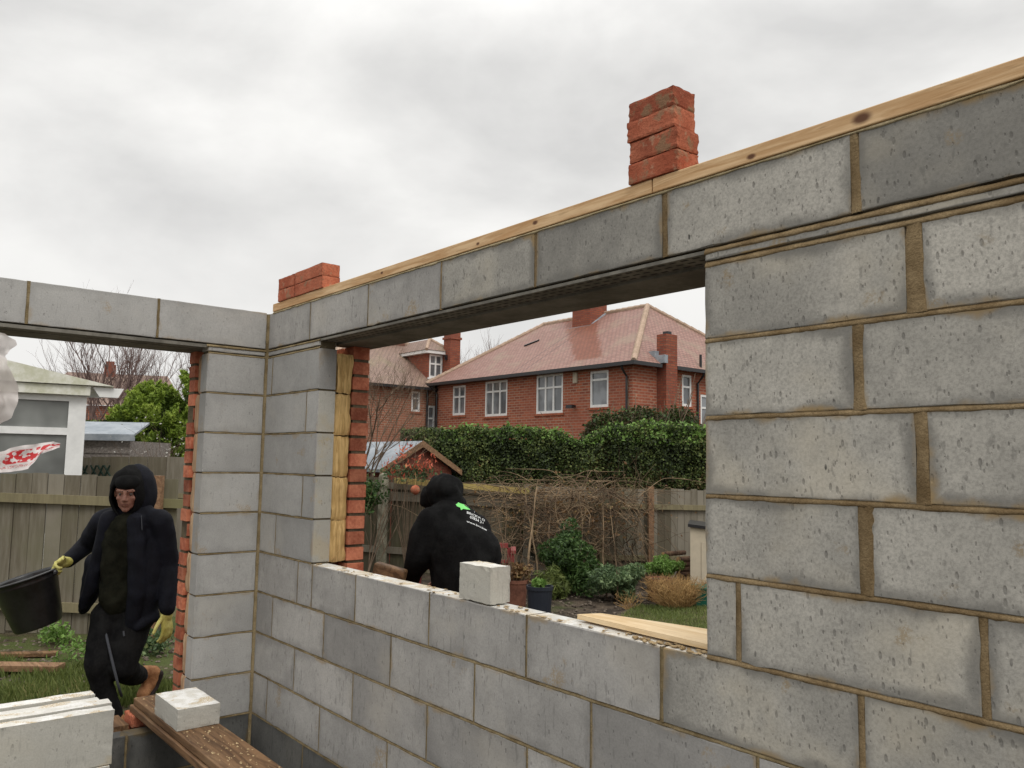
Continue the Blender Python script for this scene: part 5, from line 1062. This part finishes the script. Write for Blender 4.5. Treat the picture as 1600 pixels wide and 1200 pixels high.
def shell(c, rx, B, cone_dir, cone, name, mat, parent, thick=.014, n=40, squeeze=None):
    """a hood: ellipsoid shell with a round opening"""
    mb = MB(); cdv = Vector(cone_dir).normalized(); vs = []; idx = {}; H = n // 2; sd = random.random() * 9
    # build around the opening axis so that the rim is clean
    up = Vector((0, 0, 1)); a = cdv.cross(up).normalized(); b_ = cdv.cross(a).normalized(); fs = []; thk = []
    for lay in (0, 1):
        for i in range(H + 1):
            th = cone + (math.pi - cone) * i / H
            for j in range(n):
                ph = 2 * math.pi * j / n; d = cdv * math.cos(th) + (a * math.cos(ph) + b_ * math.sin(ph)) * math.sin(th)
                f = 1 + .05 * mnoise.noise(d * 2.6 + Vector((sd, 0, 0))) + .028 * mnoise.noise(Vector((d.x * 3, d.y * 3, d.z * 9 + sd)))
                if squeeze: f *= squeeze(d)
                q = Vector((d.x * rx[0], d.y * rx[1], d.z * rx[2])) * f * (1 if lay == 0 else 1 - thick / rx[0]); vs.append(Vector(c) + B @ q)
    K_ = (H + 1) * n
    for lay in (0, 1):
        for i in range(H):
            for j in range(n):
                j2 = (j + 1) % n; q = (i * n + j, i * n + j2, (i + 1) * n + j2, (i + 1) * n + j); q = tuple(k + lay * K_ for k in q); fs.append(q if lay == 0 else q[::-1])
    for j in range(n): j2 = (j + 1) % n; fs.append((j, K_ + j, K_ + j2, j2))
    mb.add(vs, fs); 
    rim = [vs[j] * .5 + vs[K_ + j] * .5 for j in range(n)] + [vs[0] * .5 + vs[K_] * .5]; mb.tube(rim, thick * .62, n=8, cap=False)
    return mb.build(name, mat, parent, smooth=True, fixn=True)
# ===== man walking in with the bucket
D1 = 5.4
def K(px, py, dy=0.): return Vector(at(px, py, D1 - dy))
random.seed(61)
p1 = MB(); hB = AX @ Matrix(((1, 0, 0), (0, -1, 0), (0, 0, 1)))     # right, towards camera, up
yaw = Matrix.Rotation(rad(-9), 3, 'Z'); 
hc = K(199.5, 769, .065); HB = (Matrix.Rotation(rad(14), 3, 'Z') @ hB) @ Matrix.Rotation(rad(-13), 3, 'X')
P_ = head_parts(p1, hc, HB, .98); capsule(p1, K(204, 788, -.01), .048, K(209, 808, -.02), .055)
p1.ball(K(208, 840, -.01), (.12, .085, .18), 18, rot=AX); p1.ball(K(200, 925, -.01), (.115, .085, .17), 18, rot=AX)
ARM_L = [(K(166, 812, 0), .05), (K(136, 850, -.10), .045), (K(106, 877, .04), .03)]; ARM_R = [(K(252, 816, 0), .048), (K(265, 885, -.03), .038), (K(261, 950, .07), .028)]
LEG_L = [(K(172, 965, 0), .075), (K(153, 1037, .12), .045), (K(162, 1075, .09), .04), (K(177, 1118, .06), .038)]; LEG_R = [(K(212, 968, 0), .075), (K(194, 1043, .08), .048), (K(203, 1052, -.06), .042), (K(219, 1056, -.26), .036)]
for c_ in (ARM_L, ARM_R, LEG_L, LEG_R): chain(p1, c_)
man = skin(p1, 'person', M['skin'], None, .0062, 3, loc=K(195, 1140, 0)); tag(man, 'man in dark hooded navy jacket walking in while carrying a black bucket', 'person')
b = MB(); b.ball(hc + HB @ Vector((0, -.006, .066)), (.080, .094, .058), 20, rot=HB); b.build('beanie', M['black_fabric'], man, smooth=True)
# eyes, mouth line
for q in (-1, 1):
    b = MB(); b.ball(P_(q * .031, .062, .004), .0115, 12); eo = b.build('eye', M['eye'], man, smooth=True); b = MB(); b.ball(P_(q * .030 - .001, .0712, .0018), .0048, 8); b.build('pupil', M['pupil'], eo, smooth=True)
    b = MB(); capsule(b, P_(q * .014, .0835, .026), .0035, P_(q * .047, .070, .029), .003, 6); b.build('eyebrow', M['pupil'], man, smooth=True)
b = MB(); capsule(b, P_(-.017, .0845, -.0595), .0022, P_(.017, .0845, -.0595), .0022, 6); b.build('mouth', plain('mouth', (.12, .035, .03), .6), man)
sh_ = MB(); sh_.ball(K(185, 870, .075), (.115, .075, .27), 18, rot=AX); sh_.ball(K(186, 925, .06), (.125, .085, .15), 18, rot=AX); sh_.ball(K(200, 818, .05), (.10, .07, .07), 14, rot=AX)
skin(sh_, 'shirt', M['shirt'], man, .012, 3, (.010, .10))
j = MB(); j.ball(K(213, 838, -.02), (.172, .112, .22), 20, rot=AX); j.ball(K(210, 915, -.03), (.155, .108, .22), 20, rot=AX)
capsule(j, K(170, 812, -.01), .076, K(246, 814, -.01), .080); capsule(j, K(200, 808, -.02), .085, K(222, 806, -.02), .085)
chain(j, [(K(163, 815, 0), .078), (K(135, 851, -.10), .064), (K(106, 877, .03), .045)])
chain(j, [(K(252, 817, 0), .076), (K(265, 885, -.03), .060), (K(264, 915, .02), .055), (K(261, 950, .07), .048)])
# open front: a panel each side of the shirt, flaring at the hem
chain(j, [(K(172, 812, .06), .06), (K(156, 865, .075), .045), (K(142, 915, .065), .04), (K(129, 948, .05), .026)]); chain(j, [(K(150, 880, .02), .07), (K(140, 930, .0), .055), (K(131, 950, -.01), .035)])
chain(j, [(K(212, 815, .075), .055), (K(214, 870, .105), .055), (K(214, 930, .10), .055), (K(206, 975, .085), .04)]); chain(j, [(K(240, 850, .0), .07), (K(236, 880, .01), .08), (K(234, 930, .02), .075), (K(228, 970, .03), .05)]); chain(j, [(K(214, 980, .09), .028), (K(240, 962, .03), .04)])
skin(j, 'jacket', M['navy'], man, .0095, 2, (.007, .13))
tr_ = MB(); tr_.ball(K(195, 950, -.01), (.165, .115, .13), 18, rot=AX)
chain(tr_, [(K(169, 965, .0), .108), (K(152, 1036, .13), .076), (K(160, 1075, .10), .066), (K(176, 1118, .06), .060)]); chain(tr_, [(K(210, 968, 0), .112), (K(192, 1042, .09), .084), (K(203, 1052, -.06), .075), (K(215, 1055, -.22), .062)])
skin(tr_, 'trousers', M['trousers'], man, .010, 2, (.0065, .10))
for o_ in [(162, 985, .125), ]: pass
b = MB(); b.tube([K(165, 988, .118), K(170, 1010, .150), K(177, 1040, .185), K(184, 1068, .180), K(190, 1088, .15)], .0085, n=6); b.build('reflective_stripe', M['grey_sock'], man, smooth=True)
b = MB(); capsule(b, K(216, 1055, -.22), .048, K(224, 1054, -.27), .046); skin(b, 'sock', M['grey_sock'], man, .01, 2)
b = MB(); chain(b, [(K(225, 1053, -.28), .053), (K(239, 1052, -.32), .050)]); chain(b, [(K(239, 1055, -.32), .046), (K(231, 1072, -.28), .044), (K(222, 1086, -.22), .036)]); skin(b, 'boot', M['boot'], man, .009, 2, (.004, .05), lab='tan boot lifted behind')
b = MB(); chain(b, [(K(250, 1053, -.335), .026), (K(243, 1072, -.32), .024), (K(232, 1090, -.26), .024)]); skin(b, 'boot_sole', M['sole'], man, .009, 2)
b = MB(); chain(b, [(K(180, 1128, .05), .062), (K(181, 1137, .02), .058)]); chain(b, [(K(180, 1142, .04), .05), (K(172, 1148, .20), .042)]); skin(b, 'boot', M['boot'], man, .009, 2, (.004, .05))
shell(K(203, 766, .006), (.120, .145, .182), hB, (.03, 1, -.40), rad(45), 'inner_hood', M['black_fabric'], man, squeeze=lambda d: 1 - .10 * max(0, d.z) ** 2 * 1 - .05 * abs(d.x) + .06 * max(0, -d.z))
shell(K(213, 767, -.05), (.122, .150, .190), hB, (-.22, 1, -.10), rad(66), 'jacket_hood', M['navy'], man, squeeze=lambda d: 1 - .08 * max(0, d.z) + .10 * max(0, -d.z))
g = MB(); hand(g, K(103, 878, .06), (K(88, 884, .13) - K(103, 878, .06)), -FH * 1. + Vector((0, 0, .25)), Vector((0, 0, -1)), 1.05, .95, .05); capsule(g, K(107, 877, .04), .036, K(98, 879, .07), .036); skin(g, 'glove', M['glove'], man, .0055, 2, lab='yellow glove gripping the bucket rim')
g = MB(); hand(g, K(259, 957, .06), (K(262, 990, .08) - K(259, 957, .06)), -FH - R0 * .3, -R0 * .8, 1.15, .38); capsule(g, K(260, 950, .05), .04, K(260, 962, .06), .038); skin(g, 'glove', M['glove'], man, .0055, 2, lab='yellow glove hanging by the doorway edge')
b = MB(); [capsule(b, K(x, y0, .10), .003, K(x + 1, y1, .11), .003, 5) for x, y0, y1 in ((221, 806, 828),)]; b.build('drawcord', M['grey_sock'], man)
b = MB(); b.tube([K(193, 986, .135), K(194, 994, .14)], .006, n=6); b.build('zip_pull', M['grey_sock'], man)
# bucket
bt = K(38, 902, .20); bb = K(61, 978, .16); az_ = (bt - bb).normalized(); H_ = (bt - bb).length; tx = R0 - az_ * R0.dot(az_); tx.normalize(); ty = az_.cross(tx); MBk = Matrix((tx, ty, az_)).transposed()
bk = thing('bucket', 'large black plastic bucket tipped to one side in the gloved hand', 'bucket', bb); b = MB(); r0_, r1_ = .138, .185
b.lathe([(.001, 0), (r0_ - .01, 0), (r0_, .012), (r0_ + (r1_ - r0_) * .86, H_ * .86), (r1_ * .985, H_ * .87), (r1_ * .99, H_ * .90), (r1_, H_ * .97), (r1_ + .010, H_ * .975), (r1_ + .012, H_), (r1_ - .004, H_ + .004), (r1_ - .008, H_ * .96), (r0_ - .006, .02), (.001, .016)], bb, 48, M=MBk); b.build('bucket_body', M['bucket'], bk, smooth=True, fixn=True)
b = MB(); pts = []
for i in range(17): t_ = math.pi * i / 16; q = Vector((math.cos(t_) * (r1_ + .014), math.sin(t_) * (r1_ + .02), H_ * .93 - math.sin(t_) * .035)); pts.append(bb + MBk @ q)
b.tube(pts, .0035, n=6); b.build('handle', M['felt'], bk)
for s_ in (-1, 1): b = MB(); b.ball(bb + MBk @ Vector((s_ * (r1_ + .008), 0, H_ * .93)), .018, 8); b.build('handle_lug', M['bucket'], bk)
# ===== worker bending outside the window
D2 = 4.5
def Q(px, py, dy=0.): return Vector(at(px, py, D2 - dy))
random.seed(62); w = MB()
capsule(w, Q(694, 785, -.12), .06, Q(706, 806, -.06), .07); w.ball(Q(690, 773, -.15), (.065, .08, .075), 16, rot=AX); w.ball(Q(674, 776, -.2), (.03, .03, .03), 10, rot=AX)
chain(w, [(Q(706, 815, -.04), .12), (Q(722, 860, 0), .14), (Q(732, 930, 0), .14), (Q(736, 1000, -.03), .14)]); chain(w, [(Q(672, 815, 0), .055), (Q(654, 862, .04), .05), (Q(640, 908, -.10), .035)]); chain(w, [(Q(752, 830, -.22), .055), (Q(742, 880, -.36), .05), (Q(700, 905, -.42), .035)])
hand(w, Q(640, 908, -.1), Q(628, 925, -.16) - Q(640, 908, -.1), R0, -FH, 1., .5); hand(w, Q(700, 905, -.42), Q(680, 915, -.45) - Q(700, 905, -.42), R0, -FH, 1., .5)
chain(w, [(Q(712, 1005, 0), .085), (Q(700, 1090, -.12), .065), (Q(712, 1195, .0), .05)]); chain(w, [(Q(758, 1005, 0), .085), (Q(762, 1090, -.12), .065), (Q(765, 1195, .0), .05)])
wk = skin(w, 'person', M['skin'], None, .0085, 3, loc=Q(725, 1225, 0)); tag(wk, 'person in a black hooded sweatshirt with green and white back print, bending beyond the sill', 'person')
h = MB(); chain(h, [(Q(703, 822, -.05), .150), (Q(715, 850, .0), .170), (Q(725, 885, .01), .178), (Q(730, 940, .0), .180), (Q(733, 985, -.02), .175)]); h.ball(Q(735, 868, -.02), (.165, .16, .17), 18, rot=AX); h.ball(Q(706, 815, -.05), (.165, .12, .10), 18, rot=AX)
chain(h, [(Q(676, 817, .02), .085), (Q(664, 842, .05), .083), (Q(656, 868, .05), .072), (Q(645, 896, -.02), .060), (Q(640, 905, -.08), .05)]); chain(h, [(Q(742, 830, -.16), .09), (Q(744, 880, -.32), .07), (Q(708, 903, -.4), .05)])
h.ball(Q(716, 806, -.03), (.10, .09, .055), 14, rot=AX)
hoodie = skin(h, 'hoodie', M['black_fabric'], wk, .0105, 2, (.013, .15))
hh = MB(); hh.ball(Q(693, 770, -.14), (.098, .12, .105), 18, rot=AX); hh.ball(Q(700, 766, -.09), (.085, .10, .085), 16, rot=AX); hh.ball(Q(677, 778, -.18), (.07, .09, .065), 16, rot=AX); hh.ball(Q(704, 786, -.07), (.085, .09, .055), 14, rot=AX); chain(hh, [(Q(686, 760, -.18), .062), (Q(667, 780, -.20), .040)]); chain(hh, [(Q(663, 785, -.15), .022), (Q(669, 768, -.20), .03)]); chain(hh, [(Q(694, 762, -.02), .018), (Q(712, 764, -.02), .022), (Q(719, 788, -.02), .02)])
skin(hh, 'hood', M['black_fabric'], wk, .009, 2, (.010, .09))
tt = MB(); chain(tt, [(Q(712, 990, 0), .115), (Q(700, 1090, -.12), .088), (Q(712, 1185, .0), .07)]); chain(tt, [(Q(756, 990, 0), .115), (Q(762, 1090, -.12), .088), (Q(765, 1185, .0), .07)]); tt.ball(Q(735, 985, -.02), (.18, .15, .12), 16, rot=AX); skin(tt, 'trousers', M['trousers'], wk, .012, 3, (.012, .12))
for px in (712, 765): b = MB(); chain(b, [(Q(px, 1195, .0), .055), (Q(px, 1212, 0), .052)]); chain(b, [(Q(px, 1216, .02), .05), (Q(px - 6, 1216, -.16), .04)]); skin(b, 'boot', M['boot'], wk, .01, 2)
# prints on the back, laid on the cloth
me = hoodie.data; off = OFF[hoodie.name]; bv = BVHTree.FromPolygons([v.co + off for v in me.vertices], [tuple(p.vertices) for p in me.polygons])
def lay(px, py, lift=.0035):
    r = ray(px, py).normalized(); hit = bv.ray_cast(CAM, r); return (hit[0] - r * lift) if hit[0] is not None else None
def printed(name, polys, mat):
    b = MB()
    for vs, fs in polys:
        L_ = [lay(*p) for p in vs]
        for f in fs:
            q = [L_[i] for i in f]
            if any(p is None for p in q) or max((q[i] - q[i - 1]).length for i in range(len(q))) > .05: continue
            b.add(q, [tuple(range(len(q)))])
    if b.f: b.build(name, mat, wk)
def strip_poly(P_):   # fan-free triangulation of a star-shaped blob on a fine grid
    c = (sum(p[0] for p in P_) / len(P_), sum(p[1] for p in P_) / len(P_)); vs = [c]; fs = []; n = len(P_)
    for k in (1, 2, 3): vs += [(c[0] + (p[0] - c[0]) * k / 3, c[1] + (p[1] - c[1]) * k / 3) for p in P_]
    for i in range(n):
        i2 = (i + 1) % n; fs.append((0, 1 + i, 1 + i2))
        for k in (0, 1): fs.append((1 + k * n + i, 1 + (k + 1) * n + i, 1 + (k + 1) * n + i2, 1 + k * n + i2))
    return vs, fs
leafp = [(712, 788), (715, 786.5), (716, 784), (718.5, 783.5), (722, 786), (726, 789), (731, 792), (735, 796.5), (729, 796), (724, 795), (720.5, 797), (719, 793), (714, 791)]
printed('leaf_emblem', [strip_poly(leafp)], M['print_green'])
def text_print(s_, px, py, ang, hgt, wsc, bend=0.):
    cu = bpy.data.curves.new('t', 'FONT'); cu.body = s_; cu.size = 1.; cu.resolution_u = 2; cu.offset = .012; to = bpy.data.objects.new('t', cu); COL.objects.link(to); dg = bpy.context.evaluated_depsgraph_get(); dg.update(); tm = bpy.data.meshes.new_from_object(to.evaluated_get(dg))
    ca, sa = math.cos(ang), math.sin(ang); vs = []
    for v in tm.vertices: x = v.co.x * hgt * wsc; y = v.co.y * hgt; yb = bend * x * x; vs.append((px + x * ca + y * sa * .35, py + x * sa - y * ca + yb))
    fs = [tuple(p.vertices) for p in tm.polygons]; bpy.data.objects.remove(to); return vs, fs
printed('lettering', [text_print('NY', 736.5, 797.5, rad(30), 9, .95, .004), text_print('BRICKWO', 729, 802, rad(19), 5, 1.30, .004), text_print('07834 39', 734, 809.5, rad(20), 6, 1.0, .005), text_print('www.brickw', 729, 815.5, rad(19), 4.2, 1.55, .003)], M['print_white'])
